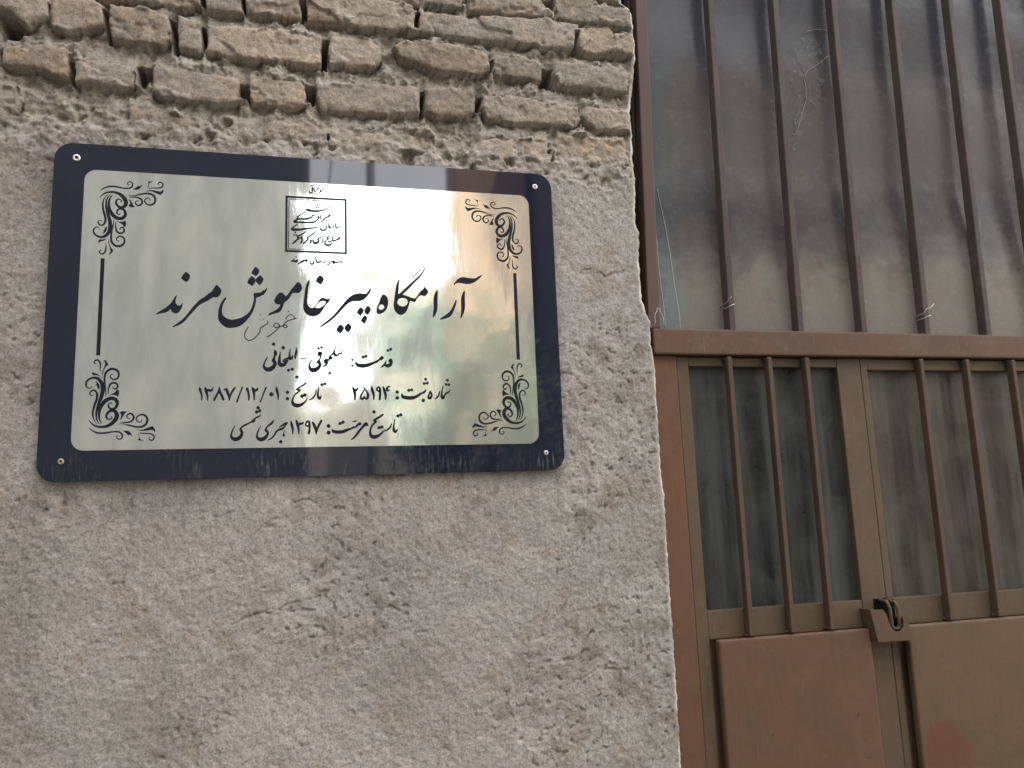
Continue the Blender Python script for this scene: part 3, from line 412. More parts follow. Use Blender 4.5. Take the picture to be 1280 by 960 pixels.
# ------------------------------------------------------------------ brick wall: one relief sheet, rough bricks above, cement render below
WALL = thing('brick_wall', (-.6, .012, 0), 'old tan brick wall with rough grey cement render below, carrying the nameplate beside the gate', 'wall')
def axis_steps(lo, hi, a, b, fine, grow=1.12, cap=.03):
    v = list(np.arange(a, b, fine))
    s = fine; x = v[-1]
    while x < hi: s = min(s * grow, cap); x += s; v.append(x)
    s = fine; x = v[0]; pre = []
    while x > lo: s = min(s * grow, cap); x -= s; pre.append(x)
    return np.array(pre[::-1] + v)
def build_wall():
    ed = sorted([(z / 1000, x / 1000) for x, z in EDGE])
    ez = np.array([e[0] for e in ed]); ex = np.array([e[1] for e in ed])
    xs = axis_steps(-2.2, .0, -1.22, .745, .0026, cap=.009)
    zs = axis_steps(-1.98, 1.6, -1.16, .92, .0026, cap=.010)
    X, Z = np.meshgrid(xs, zs)
    Ed = np.interp(Z, ez, ex) + .0022 * pn(Z, Z * 0, .021, 4) + .0012 * pn(Z, Z * 0, .007, 5)
    x0 = .58; xm = xs[-1]
    X = np.where(X > x0, x0 + (X - x0) * (Ed - x0) / (xm - x0), X)
    # --- bricks
    bricks = [(r, np.array(p)) for r, p in BRICKS]
    rnd = random.Random(5)
    for row in range(0, 15):                                  # courses outside the picture
        zt = 650 + 70 * row if row < 13 else 0
        xx = -2300 + (row % 2) * 110 + rnd.randint(-20, 20)
        while xx < 700:
            ln = rnd.choice((205, 200, 98)); 
            q = [(xx, zt + 52), (xx + ln - 14, zt + 52 + rnd.randint(-4, 4)), (xx + ln - 12, zt), (xx, zt + rnd.randint(-4, 4))]
            if zt > 640 and row < 13: bricks.append((rnd.randint(1, 8), np.array(q)))
            xx += ln
    for row in range(5):
        zt = 330 + 66 * row; xx = -2300 + (row % 2) * 100
        while xx < -700:
            ln = rnd.choice((205, 200, 98)); ln = min(ln, -690 - xx)
            if ln > 60: bricks.append((rnd.randint(0, 6), np.array([(xx, zt + 52), (xx + ln - 14, zt + 52), (xx + ln - 12, zt), (xx, zt)])))
            xx += max(ln, 30)
    sd = np.full(X.shape, -.2); bid = np.full(X.shape, -1); rel = np.zeros(X.shape)
    jx = .0035 * pn(X, Z, .03, 8) + .001 * pn(X, Z, .009, 9); jz = .0035 * pn(X, Z, .03, 18) + .001 * pn(X, Z, .009, 19)
    for i, (r, P) in enumerate(bricks):
        lo = P.min(0) / 1000 - .06; hi = P.max(0) / 1000 + .06
        I = np.where((X[0] > lo[0] - .1) & (X[0] < hi[0] + .1))[0]; J = np.where((Z[:, 0] > lo[1]) & (Z[:, 0] < hi[1]))[0]
        if not len(I) or not len(J): continue
        sl = (slice(J[0], J[-1] + 1), slice(I[0], I[-1] + 1))
        s = poly_sdf(P, X[sl] + jx[sl], Z[sl] + jz[sl])
        up_ = s > sd[sl]
        sd[sl] = np.where(up_, s, sd[sl]); 
        c = P.mean(0) / 1000
        tx, tz = rnd.uniform(-.02, .02), rnd.uniform(-.03, .05)
        f = r / 1000 + tx * (X[sl] - c[0]) + tz * (Z[sl] - c[1])
        bid[sl] = np.where(up_, i, bid[sl]); rel[sl] = np.where(up_, f, rel[sl])
    inside = sd > 0
    # --- mortar between the bricks: deep right under a brick, sloping out over the brick below
    nz = Z.shape[0]; big = .09
    du = np.full(X.shape, big); dd = np.full(X.shape, big)
    cur = np.full(X.shape[1], big)
    for j in range(nz - 1, -1, -1):
        st = (zs[j + 1] - zs[j]) if j < nz - 1 else .0024
        cur = np.where(inside[j], 0, np.minimum(cur + st, big)); du[j] = cur
    cur = np.full(X.shape[1], big)
    for j in range(nz):
        st = (zs[j] - zs[j - 1]) if j else .0024
        cur = np.where(inside[j], 0, np.minimum(cur + st, big)); dd[j] = cur
    tt = du / (du + dd + 1e-6)
    lump = fbm(X, Z, .055, 3, 40)
    n_m = .0060 * fbm(X, Z, .028, 4, 21) + .005 * np.maximum(0, ridged(X, Z, .022, 3, 27) - .5) * (lump > -.1)
    mortar = -.026 + .022 * tt ** .8 + n_m + .012 * smoothstep(.15, .7, lump)
    stone = .0022 * fbm(X, Z, .06, 4, 51, .6) + .0009 * fbm(X, Z, .012, 3, 57, .7) - .005 * smoothstep(.25, .7, fbm(X, Z, .045, 3, 61)) * (np.sin(bid * 3.7) > .1)
    chip = .0032 + .0026 * pn(X, Z, .04, 63)
    face = rel + stone - .005 * np.exp(-np.maximum(sd, 0) / chip)
    h = np.where(inside, face, np.minimum(mortar, rel + .004) if False else mortar)
    over = smoothstep(.35, .75, fbm(X, Z, .08, 3, 70) + .25 * pn(X, Z, .012, 71)) * inside * smoothstep(.022, .0, sd + .01 * pn(X, Z, .02, 72))
    h = h + over * .006                                        # smears of mortar over the brick edges
    for P in VOIDS:
        P_ = np.array(P); lo = P_.min(0) / 1000 - .03; hi = P_.max(0) / 1000 + .03
        I = np.where((xs > lo[0] - .1) & (xs < hi[0] + .15))[0]; J = np.where((zs > lo[1]) & (zs < hi[1]))[0]
        if not len(I) or not len(J): continue
        sl = (slice(J[0], J[-1] + 1), slice(I[0], I[-1] + 1))
        s = poly_sdf(P, X[sl] + .6 * jx[sl], Z[sl] + .6 * jz[sl])
        h[sl] = np.where(s > -.0005, np.minimum(h[sl], -.105), h[sl])
    # --- cement render
    pz = np.array([p[1] / 1000 for p in PLTOP]); px = np.array([p[0] / 1000 for p in PLTOP])
    top = np.interp(X, px, pz)
    pm = smoothstep(.030, -.030, Z - top + .050 * fbm(X, Z, .07, 4, 80) + .012 * pn(X, Z, .013, 85))
    band = smoothstep(.10, .015, Z - top + .06 * fbm(X, Z, .09, 3, 87))
    smear = -.0035 + .0045 * fbm(X, Z, .03, 4, 88, .6)
    bandm = band * smoothstep(-.25, .35, fbm(X, Z, .045, 3, 89) + .35 * (h < -.008))
    h = h * (1 - bandm) + np.maximum(smear, h - .010) * bandm
    inside_c = np.where(bandm > .5, 0.0, 1.0)[..., None]
    rough_zone = smoothstep(-.10, .02, Z - top)
    rough2 = smoothstep(.05, .45, fbm(X, Z, .35, 3, 90) + .35 * smoothstep(.3, .7, X) * smoothstep(.2, -.5, Z))
    grain = .00085 * fbm(X, Z, .0095, 3, 101, .8) + .0009 * fbm(X, Z, .05, 3, 107) + .004 * fbm(X, Z, .35, 2, 113)
    pits = smoothstep(.42, .75, pn(X, Z, .016, 120) + .45 * pn(X, Z, .0065, 123)) * (.0012 + .0026 * rough2)
    trow = .0008 * pn(X * .94 + Z * .34, (Z * .94 - X * .34) * 9, .22, 128) + .0006 * pn(X * .7 - Z * .7, (Z * .7 + X * .7) * 8, .15, 129)
    scab = (.0019 * fbm(X, Z, .024, 4, 131, .65)) * np.maximum(rough_zone, .4 * rough2)
    plaster = -.002 + trow + grain - pits + scab + .004 * rough_zone * ridged(X, Z, .03, 3, 139)
    cr = np.zeros(X.shape)
    for P in CRACKS:
        P_ = np.array(P) / 1000; lo = P_.min(0) - .03; hi = P_.max(0) + .03
        I = np.where((xs > lo[0]) & (xs < hi[0] + .05))[0]; J = np.where((zs > lo[1]) & (zs < hi[1]))[0]
        if not len(I) or not len(J): continue
        sl = (slice(J[0], J[-1] + 1), slice(I[0], I[-1] + 1))
        xx = X[sl] + .006 * pn(X[sl], Z[sl], .018, 150); zz = Z[sl] + .006 * pn(X[sl], Z[sl], .018, 151)
        d = np.full(xx.shape, 9.)
        for a, b in zip(P_[:-1], P_[1:]):
            e = b - a; t_ = np.clip(((xx - a[0]) * e[0] + (zz - a[1]) * e[1]) / (e @ e), 0, 1)
            d = np.minimum(d, np.hypot(xx - a[0] - e[0] * t_, zz - a[1] - e[1] * t_))
        wob = .0013 + .0018 * (pn(X[sl], Z[sl], .02, 155) + .5)
        cr[sl] = np.maximum(cr[sl], smoothstep(1.4, .5, d / np.maximum(wob, .0008)))
    plaster = plaster - .0030 * cr * smoothstep(-.35, .2, pn(X, Z, .017, 158)) + .002 * cr * 0
    h = h * (1 - pm) + plaster * pm
    # keep the render under the nameplate flat enough for it to lie on
    under = smoothstep(.53, .49, np.abs(X)) * smoothstep(.36, .315, np.abs(Z))
    h = np.where(under > 0, h * (1 - under) + np.minimum(h, -.0005) * under, h)
    # worn edge at the gate
    de = Ed - X
    white = smoothstep(.006, .001, de + .004 * pn(X, Z, .03, 160)) * smoothstep(-.3, .1, pn(X, Z, .09, 161) + .15)
    h = h * smoothstep(-.002, .02, de) - .006 * smoothstep(.012, .0, de) ** 2
    Yv = .012 - h
    # --- colours of brick, mortar, render
    rs = np.random.RandomState(3)
    nb = len(bricks)
    bc = np.array([.278, .226, .176]) * (1 + .50 * (rs.rand(nb, 1) - .5)) * (1 + np.array([.13, .0, -.12]) * (rs.rand(nb, 1) - .5))
    greyb = rs.rand(nb, 1) < .45
    bc = np.where(greyb, bc * .45 + np.array([.262, .236, .205]) * .55, bc)
    bcol = bc[np.maximum(bid, 0)]
    patch = smoothstep(.0, .5, fbm(X, Z, .07, 3, 171))[..., None]
    bcol = bcol * (1 - .45 * patch) + np.array([.225, .205, .182]) * .45 * patch
    pinkp = (smoothstep(.35, .6, fbm(X, Z, .09, 2, 175)) * .4)[..., None]
    bcol = bcol * (1 - pinkp) + np.array([.31, .232, .18]) * pinkp
    mcol = np.array([.268, .238, .202]) * (1 + .22 * fbm(X, Z, .05, 3, 181)[..., None])
    col = np.where(inside[..., None], bcol, mcol)
    ov = over[..., None]; col = col * (1 - ov) + mcol * ov
    col = col * (1 - .75 * bandm[..., None]) + np.array([.262, .236, .205]) * (1 + .15 * fbm(X, Z, .03, 3, 187)[..., None]) * .75 * bandm[..., None]
    pcol = np.array([.318, .290, .272]) * (1 + .10 * fbm(X, Z, .25, 4, 191)[..., None])
    warm = smoothstep(.1, .6, fbm(X, Z, .30, 3, 195) + .25 * smoothstep(.1, -.6, X))[..., None]
    pcol = pcol * (1 - .5 * warm) + np.array([.342, .300, .280]) * .5 * warm
    gz = (smoothstep(.25, .70, X) * .6)[..., None]
    pcol = pcol * (1 - gz) + np.array([.296, .280, .262]) * gz
    tan = (smoothstep(.38, .7, fbm(X, Z, .12, 3, 199)) * .45)[..., None]
    pcol = pcol * (1 - tan) + np.array([.27, .215, .17]) * tan
    soft = (smoothstep(-.05, .55, fbm(X, Z, .22, 4, 203) + .35 * smoothstep(.3, .65, X) * smoothstep(.0, -.5, Z)) * .44)[..., None]
    pcol = pcol * (1 - soft) + np.array([.225, .200, .178]) * soft
    runs = (smoothstep(.05, .5, pn(X * 9, Z, .30, 207) + .5 * pn(X * 22, Z, .30, 208)) * smoothstep(-.56, -.33, Z) * (Z < -.32) * (np.abs(X) < .52) * .35)[..., None]
    pcol = pcol * (1 - runs) + np.array([.20, .18, .165]) * runs
    grime = (rough2 * smoothstep(.0, .6, fbm(X, Z, .06, 4, 205)) * .62 + cr * .35)[..., None]
    pcol = pcol * (1 - grime) + np.array([.17, .145, .122]) * grime
    zone = (rough_zone * smoothstep(-.2, .5, fbm(X, Z, .10, 4, 209)) * .4)[..., None]
    pcol = pcol * (1 - zone) + np.array([.245, .225, .19]) * zone
    col = col * (1 - pm[..., None]) + pcol * pm[..., None]
    wv = (white * .75)[..., None]; col = col * (1 - wv) + np.array([.58, .54, .50]) * wv
    col = np.clip(col, .02, .9)
    # --- return of the wall beside the gate
    add = [.020, .045, .11]
    Xr = np.stack([X[:, -1] - .001 - .0015 * k for k in range(3)], 1); Zr = np.stack([Z[:, -1]] * 3, 1)
    Yr = np.stack([np.maximum(Yv[:, -1] + .003, .012 + a) for a in add], 1)
    X = np.concatenate([X, Xr], 1); Z = np.concatenate([Z, Zr], 1); Yv = np.concatenate([Yv, Yr], 1)
    col = np.concatenate([col, np.stack([np.tile([.24, .21, .18], (nz, 1))] * 3, 1)], 1)
    pm = np.concatenate([pm, np.stack([pm[:, -1]] * 3, 1)], 1)
    nx = X.shape[1]
    V3 = np.stack([X, Yv - .012, Z + ZP], -1).reshape(-1, 3)
    C4 = np.concatenate([col, np.ones(col.shape[:2] + (1,))], -1).reshape(-1, 4)
    idx = np.arange(nz * nx).reshape(nz, nx)
    F = np.stack([idx[:-1, :-1], idx[:-1, 1:], idx[1:, 1:], idx[1:, :-1]], -1).reshape(-1, 4)
    isp = (pm[:-1, :-1] > .5).reshape(-1)
    for name, sel, lab in (('cement_render', isp, None), ('brickwork', ~isp, None)):
        f = F[sel]
        used, inv = np.unique(f, return_inverse=True)
        f = inv.reshape(f.shape)
        me = bpy.data.meshes.new(name)
        me.vertices.add(len(used)); me.vertices.foreach_set('co', (V3[used] - np.array([-.6, 0, 0])).astype(np.float32).ravel())
        me.loops.add(f.size); me.loops.foreach_set('vertex_index', f.astype(np.int32).ravel())
        me.polygons.add(len(f)); me.polygons.foreach_set('loop_start', np.arange(0, f.size, 4, dtype=np.int32))
        me.polygons.foreach_set('use_smooth', np.ones(len(f), bool))
        ca = me.color_attributes.new('tint', 'FLOAT_COLOR', 'POINT'); ca.data.foreach_set('color', C4[used].astype(np.float32).ravel())
        me.update(); me.validate()
        mesh_obj(name, me, M_WALL, WALL)
build_wall()
# the solid body of the house behind the relief and above and beyond the gate
M_BODY, _t, _b = mat('house_masonry', (.27, .235, .195), .95)
_n = noise(_t, objco(_t), 12, 6); _t.links.new(ramp(_t, _n, [(.3, (.21, .18, .145)), (.7, (.30, .26, .215))]), _b.inputs['Base Color']); bump(_t, _b, _n, .02, .6)
bm = bmesh.new()
add_box(bm, -9 + .6, .70 + .6, .115, 5.0, 0, 12.0)
add_box(bm, -9 + .6, -2.19 + .6, 0.0, .115, 0, 12.0)
add_box(bm, -2.19 + .6, .70 + .6, .0, .115, 3.575, 12.0)
add_box(bm, .70 + .6, 2.86 + .6, .0, 5.0, 3.30, 12.0)
add_box(bm, 2.86 + .6, 9 + .6, .0, 5.0, 0, 12.0)
add_box(bm, .70 + .6, 2.86 + .6, .40, 5.0, 0, 3.30)
bm_obj('house_body', bm, M_BODY, WALL)

# ------------------------------------------------------------------ steel gate
GATE = thing('steel_gate', (1.75, .03, 0), 'old brown steel gate with barred windows and a sooty barred sheet panel above', 'gate')
GX, GY = 1.75, .03
def gbox(name, m_, parent, x0, x1, y0, y1, z0, z1, **k):
    """box in wall coordinates (z from the nameplate centre); parent is the gate or a part with an unmoved origin"""
    bm = bmesh.new(); add_box(bm, x0 - GX, x1 - GX, y0 - GY, y1 - GY, z0 + ZP, z1 + ZP, **k)
    return bm_obj(name, bm, m_, parent)
# frame
bm = bmesh.new()
add_box(bm, .7245 - GX, .7535 - GX, 0, .07, ZP - .012, 3.29, bev=.003, shear=.040)
bm_obj('upper_frame_post', bm, M_UPJAMB, GATE)
gbox('frame_post', M_JAMB, GATE, .700, .7855, .030, .085, -1.98, -.0745, bev=.003)
gbox('transom_rail', M_RAIL, GATE, .728, 2.84, .016, .075, -.0735, -.0145, bev=.004)
gbox('frame_post', M_JAMB, GATE, 2.765, 2.84, .030, .085, -1.98, -.0745, bev=.003)
bm = bmesh.new(); add_box(bm, 2.775 - GX, 2.85 - GX, 0, .07, ZP - .012, 3.29, bev=.003)
bm_obj('upper_frame_post', bm, M_UPJAMB, GATE)
# upper sheet, dished inwards
def upper_sheet():
    bm = bmesh.new(); nx, nz = 70, 60; g = []
    for j in range(nz + 1):
        z = -.03 + 1.36 * j / nz; row = []
        for i in range(nx + 1):
            x = .735 + 2.08 * i / nx
            d = .0535 + .017 * float(np.clip((z - .03) / .38, 0, 1) ** 1.2) + .006 * float(pn(np.array(x), np.array(z), .25, 3)) * float(smoothstep(0, .2, np.array(z)))
            row.append(bm.verts.new((x - GX, d - GY, z + ZP)))
        g.append(row)
    for j in range(nz):
        for i in range(nx): bm.faces.new((g[j][i], g[j][i + 1], g[j + 1][i + 1], g[j + 1][i]))
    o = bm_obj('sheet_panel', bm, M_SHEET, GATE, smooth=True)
    s = o.modifiers.new('thickness', 'SOLIDIFY'); s.thickness = .002; s.offset = 1
    return o
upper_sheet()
def weld(bm, x, y, z, r):
    rr = random.Random(int(x * 1000))
    for sx in (-1, 1):
        for k in range(3):
            q = r * rr.uniform(.5, .8); c = Vector((x + sx * r * rr.uniform(.5, .9) - GX, y + rr.uniform(-.006, .006) - GY, z + ZP + rr.uniform(-.002, .002)))
            g = bmesh.ops.create_icosphere(bm, subdivisions=1, radius=q)
            for v in g['verts']: v.co = c + Vector((v.co.x, v.co.y, v.co.z * .7)) * rr.uniform(.8, 1.1)
def ubar(xb, xt, w=.0155):
    bm = bmesh.new()
    z0, z1 = -.016, 1.32
    add_box(bm, xb - w / 2 - GX, xb + w / 2 - GX, .025 - GY, .053 - GY, z0 + ZP, z1 + ZP, bev=.0015, shear=(xt - xb) * (z1 - z0) / .86, seg=1)
    weld(bm, xb, .040, -.013, .010)
    return bm_obj('bar', bm, M_UBARS, GATE)
for xb, xt in ((.932, .950), (1.111, 1.133), (1.285, 1.305), (1.466, 1.490), (1.648, 1.673), (1.822, 1.845), (2.0, 2.02), (2.18, 2.2), (2.36, 2.38), (2.54, 2.55), (2.69, 2.70)):
    ubar(xb, xt)
# leaves
def leaf(x0, x1, inner0, inner1, bars, pane_m, panel, pm_, top, xs_line):
    """x0..x1 outside of the leaf, inner0..inner1 glazed opening"""
    bm = bmesh.new(); y0, y1 = .034, .066
    gx = lambda v: v - GX
    add_box(bm, gx(x0), gx(inner0), y0 - GY, y1 - GY, .03, ZP - .0755, bev=.0025)
    add_box(bm, gx(inner1), gx(x1), y0 - GY, y1 - GY, .03, ZP - .0755, bev=.0025)
    add_box(bm, gx(inner0), gx(inner1), y0 + .001 - GY, y1 - .001 - GY, ZP + top, ZP - .0765, bev=.0025)
    add_box(bm, gx(inner0), gx(inner1), y0 + .001 - GY, y1 - .001 - GY, ZP - .6985, ZP - .638, bev=.0025)
    add_box(bm, gx(inner0), gx(inner1), y0 + .001 - GY, y1 - .001 - GY, .03, .12, bev=.0025)
    add_box(bm, gx(inner0) + .001, gx(inner1) - .001, .050 - GY, .064 - GY, .121, ZP - .6965)
    lf = bm_obj('door_leaf', bm, M_LEAF, GATE)
    gbox('pane', pane_m, lf, inner0 - .004, inner1 + .004, .052, .057, -.66, top + .02)
    for xb, xt in bars:
        bm = bmesh.new()
        add_box(bm, xb - .0055 - GX, xb + .0055 - GX, .012 - GY, .0335 - GY, ZP - .694, ZP - .079, bev=.0015, shear=xt - xb, seg=1)
        for (xw, zw) in ((xb, -.693), (xt, -.081)): weld(bm, xw, .030, zw, .007)
        bm_obj('window_bar', bm, M_BARS, lf)
    bm = bmesh.new()
    add_box(bm, panel[0] - GX, panel[1] - GX, .014 - GY, .0335 - GY, .10, ZP - .698, bev=.006, seg=3)
    # a gentle oil-can dent in the pressed sheet
    bm_obj('bottom_panel', bm, pm_, lf)
    return lf
LEFT = leaf(.787, 1.2665, .8165, 1.203, [(.907, .910), (1.008, 1.012), (1.106, 1.110)], M_PANE, (.828, 1.202), M_PANEL, -.0975, 0)
LEFT['label'] = 'left door leaf with three window bars over dark panes'
RIGHT = leaf(1.2675, 2.764, 1.286, 2.735, [(1.421, 1.425), (1.555, 1.559), (1.693, 1.697), (1.83, 1.833), (1.97, 1.97), (2.11, 2.11), (2.25, 2.25), (2.39, 2.39), (2.53, 2.53)], M_PANER, (1.300, 2.72), M_PANELR, -.103, 0)
RIGHT['label'] = 'right door leaf with brownish dusty panes'
# hasp: bent plate with a U-shaped notch and the staple through it
def hasp():
    x0, z0 = 1.193, -.655
    out = [(1.193, -.655), (1.227, -.6575), (1.234, -.668), (1.2375, -.684), (1.2435, -.698), (1.253, -.7065), (1.265, -.7065), (1.2735, -.698), (1.276, -.687), (1.2745, -.676), (1.286, -.680), (1.2955, -.7275), (1.205, -.726)]
    bm = bmesh.new()
    f = [bm.verts.new((x - GX, -.004 - GY, z + ZP)) for x, z in out]
    k = [bm.verts.new((x - GX, -.0005 - GY, z + ZP)) for x, z in out]
    n = len(out)
    tri = geometry.tessellate_polygon([[Vector((x, z, 0)) for x, z in out]])
    for a, b, c in tri:
        bm.faces.new((f[a], f[b], f[c])); bm.faces.new((k[c], k[b], k[a]))
    for i in range(n): bm.faces.new((f[i], k[i], k[(i + 1) % n], f[(i + 1) % n]))
    # left side of the bent plate back to the stile
    for (xa, za, xb, zb) in ((1.193, -.655, 1.205, -.726), (1.2835, -.6805, 1.2925, -.7235)):
        q = [(xa, -.0005, za), (xb, -.0005, zb), (xb, .034, zb), (xa, .034, za)]
        A = [bm.verts.new((x - GX, y - GY, z + ZP)) for x, y, z in q]; Bq = [bm.verts.new((x + .0035 - GX, y - GY, z + ZP)) for x, y, z in q]
        bm.faces.new(A); bm.faces.new(Bq[::-1])
        for i in range(4): bm.faces.new((A[i], Bq[i], Bq[(i + 1) % 4], A[(i + 1) % 4]))
    add_box(bm, 1.2095 - GX, 1.291 - GX, -.0004 - GY, .0335 - GY, ZP - .7245, ZP - .7205)
    bmesh.ops.recalc_face_normals(bm, faces=bm.faces)
    o = bm_obj('hasp', bm, M_HASP, LEFT)
    gbox('slot_shade', M_SLOT, LEFT, 1.232, 1.2665, .0322, .0338, -.716, -.637)  # near-black plates paint the shade behind the hasp notch
    gbox('slot_shade', M_SLOT, LEFT, 1.2668, 1.2845, .0322, .0338, -.716, -.641)
    bm = bmesh.new(); pts = []
    for i in range(17):
        a = math.pi * i / 16
        pts.append((1.2625 - GX + .0105 * math.cos(a) * -1, .006 - GY, ZP - .694 - .008 * math.sin(a)))
    pts = [(1.246 - GX, .034 - GY, ZP - .640), (1.2485 - GX, .010 - GY, ZP - .642), (1.251 - GX, .006 - GY, ZP - .655)] + pts + [(1.272 - GX, .006 - GY, ZP - .655), (1.270 - GX, .010 - GY, ZP - .645), (1.268 - GX, .034 - GY, ZP - .642)]
    add_tube(bm, pts, .0042, 10)
    bm_obj('staple', bm, M_BARS, LEFT, smooth=True)
hasp()

# ------------------------------------------------------------------ nameplate
PLATE = thing('nameplate', (0, 0, ZP), 'brass nameplate with black Persian lettering on a navy board screwed to the wall', 'sign')
def rrect(x0, x1, z0, z1, r, n=10):
    o = []
    for cx, cz, a0 in ((x1 - r, z1 - r, 0), (x0 + r, z1 - r, 90), (x0 + r, z0 + r, 180), (x1 - r, z0 + r, 270)):
        for i in range(n + 1):
            a = R(a0 + 90 * i / n); o.append((cx + r * math.cos(a), cz + r * math.sin(a)))
    return o
def slab(name, out, y0, y1, m_, parent, bev=.0006):
    bm = bmesh.new()
    f = bm.faces.new([bm.verts.new((x, y0, z)) for x, z in out])
    g = bmesh.ops.extrude_face_region(bm, geom=[f])
    for v in g['geom']:
        if isinstance(v, bmesh.types.BMVert): v.co.y = y1
    bmesh.ops.recalc_face_normals(bm, faces=bm.faces)
    if bev:
        es = [e for e in bm.edges if all(abs(v.co.y - y0) < 1e-6 for v in e.verts)]
        bmesh.ops.bevel(bm, geom=es, offset=bev, segments=2, affect='EDGES')
    return bm_obj(name, bm, m_, parent)
slab('backing_board', rrect(-.5, .5, -.3286, .3286, .033), 0, .007, M_NAVY, PLATE, .0008)
slab('brass_plate', rrect(-.4447, .4460, -.2722, .2750, .022), -.0012, -.0001, M_BRASS, PLATE, .0004)
YI = -.00135                                             # enamel lies just proud of the plate
def catmull(P, closed=False, sub=4):
    P = [np.array(p, float) for p in P]; n = len(P); o = []
    rng = range(n if closed else n - 1)
    for i in rng:
        p1, p2 = P[i], P[(i + 1) % n]
        p0 = P[i - 1] if (i > 0 or closed) else 2 * p1 - p2
        p3 = P[(i + 2) % n] if (i + 2 < n or closed) else 2 * p2 - p1
        if closed:
            def corner(a, b, c):
                u, v = b - a, c - b
                return (u @ v) < .35 * (np.linalg.norm(u) * np.linalg.norm(v) + 1e-12)
            if corner(p0, p1, p2): p0 = 2 * p1 - p2
            if corner(p1, p2, p3): p3 = 2 * p2 - p1
        for k in range(sub):
            t = k / sub
            o.append(.5 * (2 * p1 + (p2 - p0) * t + (2 * p0 - 5 * p1 + 4 * p2 - p3) * t * t + (3 * p1 - p0 - 3 * p2 + p3) * t ** 3))
    if not closed: o.append(P[-1])
    return o
class Ink:
    def __init__(s): s.bm = bmesh.new(); s.k = 0
    def y(s): s.k += 1; return YI - .000004 * s.k
    def face(s, vs):
        try: s.bm.faces.new(vs)
        except ValueError: pass
    def fill(s, loops, sub=3):
        y = s.y()
        L_ = [[Vector((p[0], p[1], 0)) for p in catmull(l, True, sub)] for l in loops]
        flat = [s.bm.verts.new((p.x, y, p.y)) for l in L_ for p in l]
        for a, b, c in geometry.tessellate_polygon(L_): s.face((flat[a], flat[b], flat[c]))
    def stroke(s, pts, sub=4):
        P = catmull(pts, False, sub); y = s.y(); A = []
        for i, p in enumerate(P):
            d = P[min(i + 1, len(P) - 1)][:2] - P[max(i - 1, 0)][:2]
            d = d / (np.linalg.norm(d) + 1e-9); n = np.array((-d[1], d[0])); w_ = max(p[2], .0003) / 2
            A.append((s.bm.verts.new((p[0] + n[0] * w_, y, p[1] + n[1] * w_)), s.bm.verts.new((p[0] - n[0] * w_, y, p[1] - n[1] * w_))))
        for a, b in zip(A, A[1:]): s.face((a[0], a[1], b[1], b[0]))
        for p, w_ in ((P[0], P[0][2]), (P[-1], P[-1][2])):
            if w_ > .0012: s.disc(p[0], p[1], w_ / 2)
    def disc(s, x, z, r, n=10):
        y = s.y(); s.face([s.bm.verts.new((x + r * math.cos(2 * math.pi * i / n), y, z + r * math.sin(2 * math.pi * i / n))) for i in range(n)])
    def dot(s, x, z, r):
        y = s.y(); o = []
        for i in range(12):                              # the reed pen's rhombic dot, corners worn round
            a = 2 * math.pi * i / 12 + .25; q = r * (1.0 if i % 3 == 0 else .86)
            o.append(s.bm.verts.new((x + q * math.cos(a), y, z + q * math.sin(a))))
        s.face(o)
    def rect(s, x0, x1, z0, z1):
        y = s.y(); s.face([s.bm.verts.new((x, y, z)) for x, z in ((x0, z0), (x1, z0), (x1, z1), (x0, z1))])
    def done(s, name, m_, parent, label=None):
        for f in s.bm.faces:
            f.normal_update()
            if f.normal.y > 0: f.normal_flip()
        o = bm_obj(name, s.bm, m_, parent)
        if label: o['label'] = label
        return o
sc4 = lambda o: [sc4(i) for i in o] if isinstance(o, list) else o * 1e-4
ink = Ink()
for outer, holes in sc4(TITLE): ink.fill([outer] + holes)
ink.done('lettering', M_INK, PLATE, 'large black Persian title line')
for st, dt, lab in ((AGE, AGE_D, 'line of black Persian lettering under the title'), (REG[:14], REG_D[:7], 'black Persian date on the middle line'), (REG[14:], REG_D[7:], 'black Persian registration number on the middle line'), (REST, REST_D, 'lowest line of black Persian lettering'), (CITY[:6], CITY_D, 'small Persian words just below the square emblem'), (CITY[6:], [], 'tiny Persian words above the square emblem')):
    ink = Ink()
    wk = 1.6 if 'emblem' in lab else 1.45 if st is AGE else 1.25
    for s_ in sc4(st): ink.stroke([(p[0], p[1], max(p[2] * wk, .0021 if 'emblem' in lab else .0014)) for p in s_])
    for x, z, r in sc4(dt): ink.dot(x, z, r * 1.05)
    ink.done('lettering', M_INK, PLATE, lab)
ink = Ink()
for s_ in sc4(HAND): ink.stroke([(p[0], p[1], p[2] * 1.25) for p in s_])
for x, z, r in sc4(HAND_D): ink.disc(x, z, r * .6)
ink.done('handwritten_note', M_PEN, PLATE, 'thin handwritten Persian word under the title')
ink = Ink()
def frame_lines(x0, x1, z0, z1, w_):
    ink.rect(x0, x1, z1 - w_, z1); ink.rect(x0, x1, z0, z0 + w_); ink.rect(x0, x0 + w_, z0 + w_, z1 - w_); ink.rect(x1 - w_, x1, z0 + w_, z1 - w_)
frame_lines(-.0693, .0536, .1237, .2439, .0044)
frame_lines(-.0630, .0475, .1298, .2378, .0015)
for s_ in sc4(EMB): ink.stroke([(p[0], p[1], max(p[2] * 1.4, .0017)) for p in s_])
for x, z, r in sc4(EMB_D): ink.dot(x, z, r * 1.05)
ink.done('emblem', M_INK, PLATE, 'square double-ruled emblem of Persian calligraphy')
for x0, x1 in ((-.4090, -.4021), (.4045, .4117)):
    ink = Ink(); ink.rect(x0, x1, -.0937, .0963); ink.done('border_line', M_INK, PLATE)
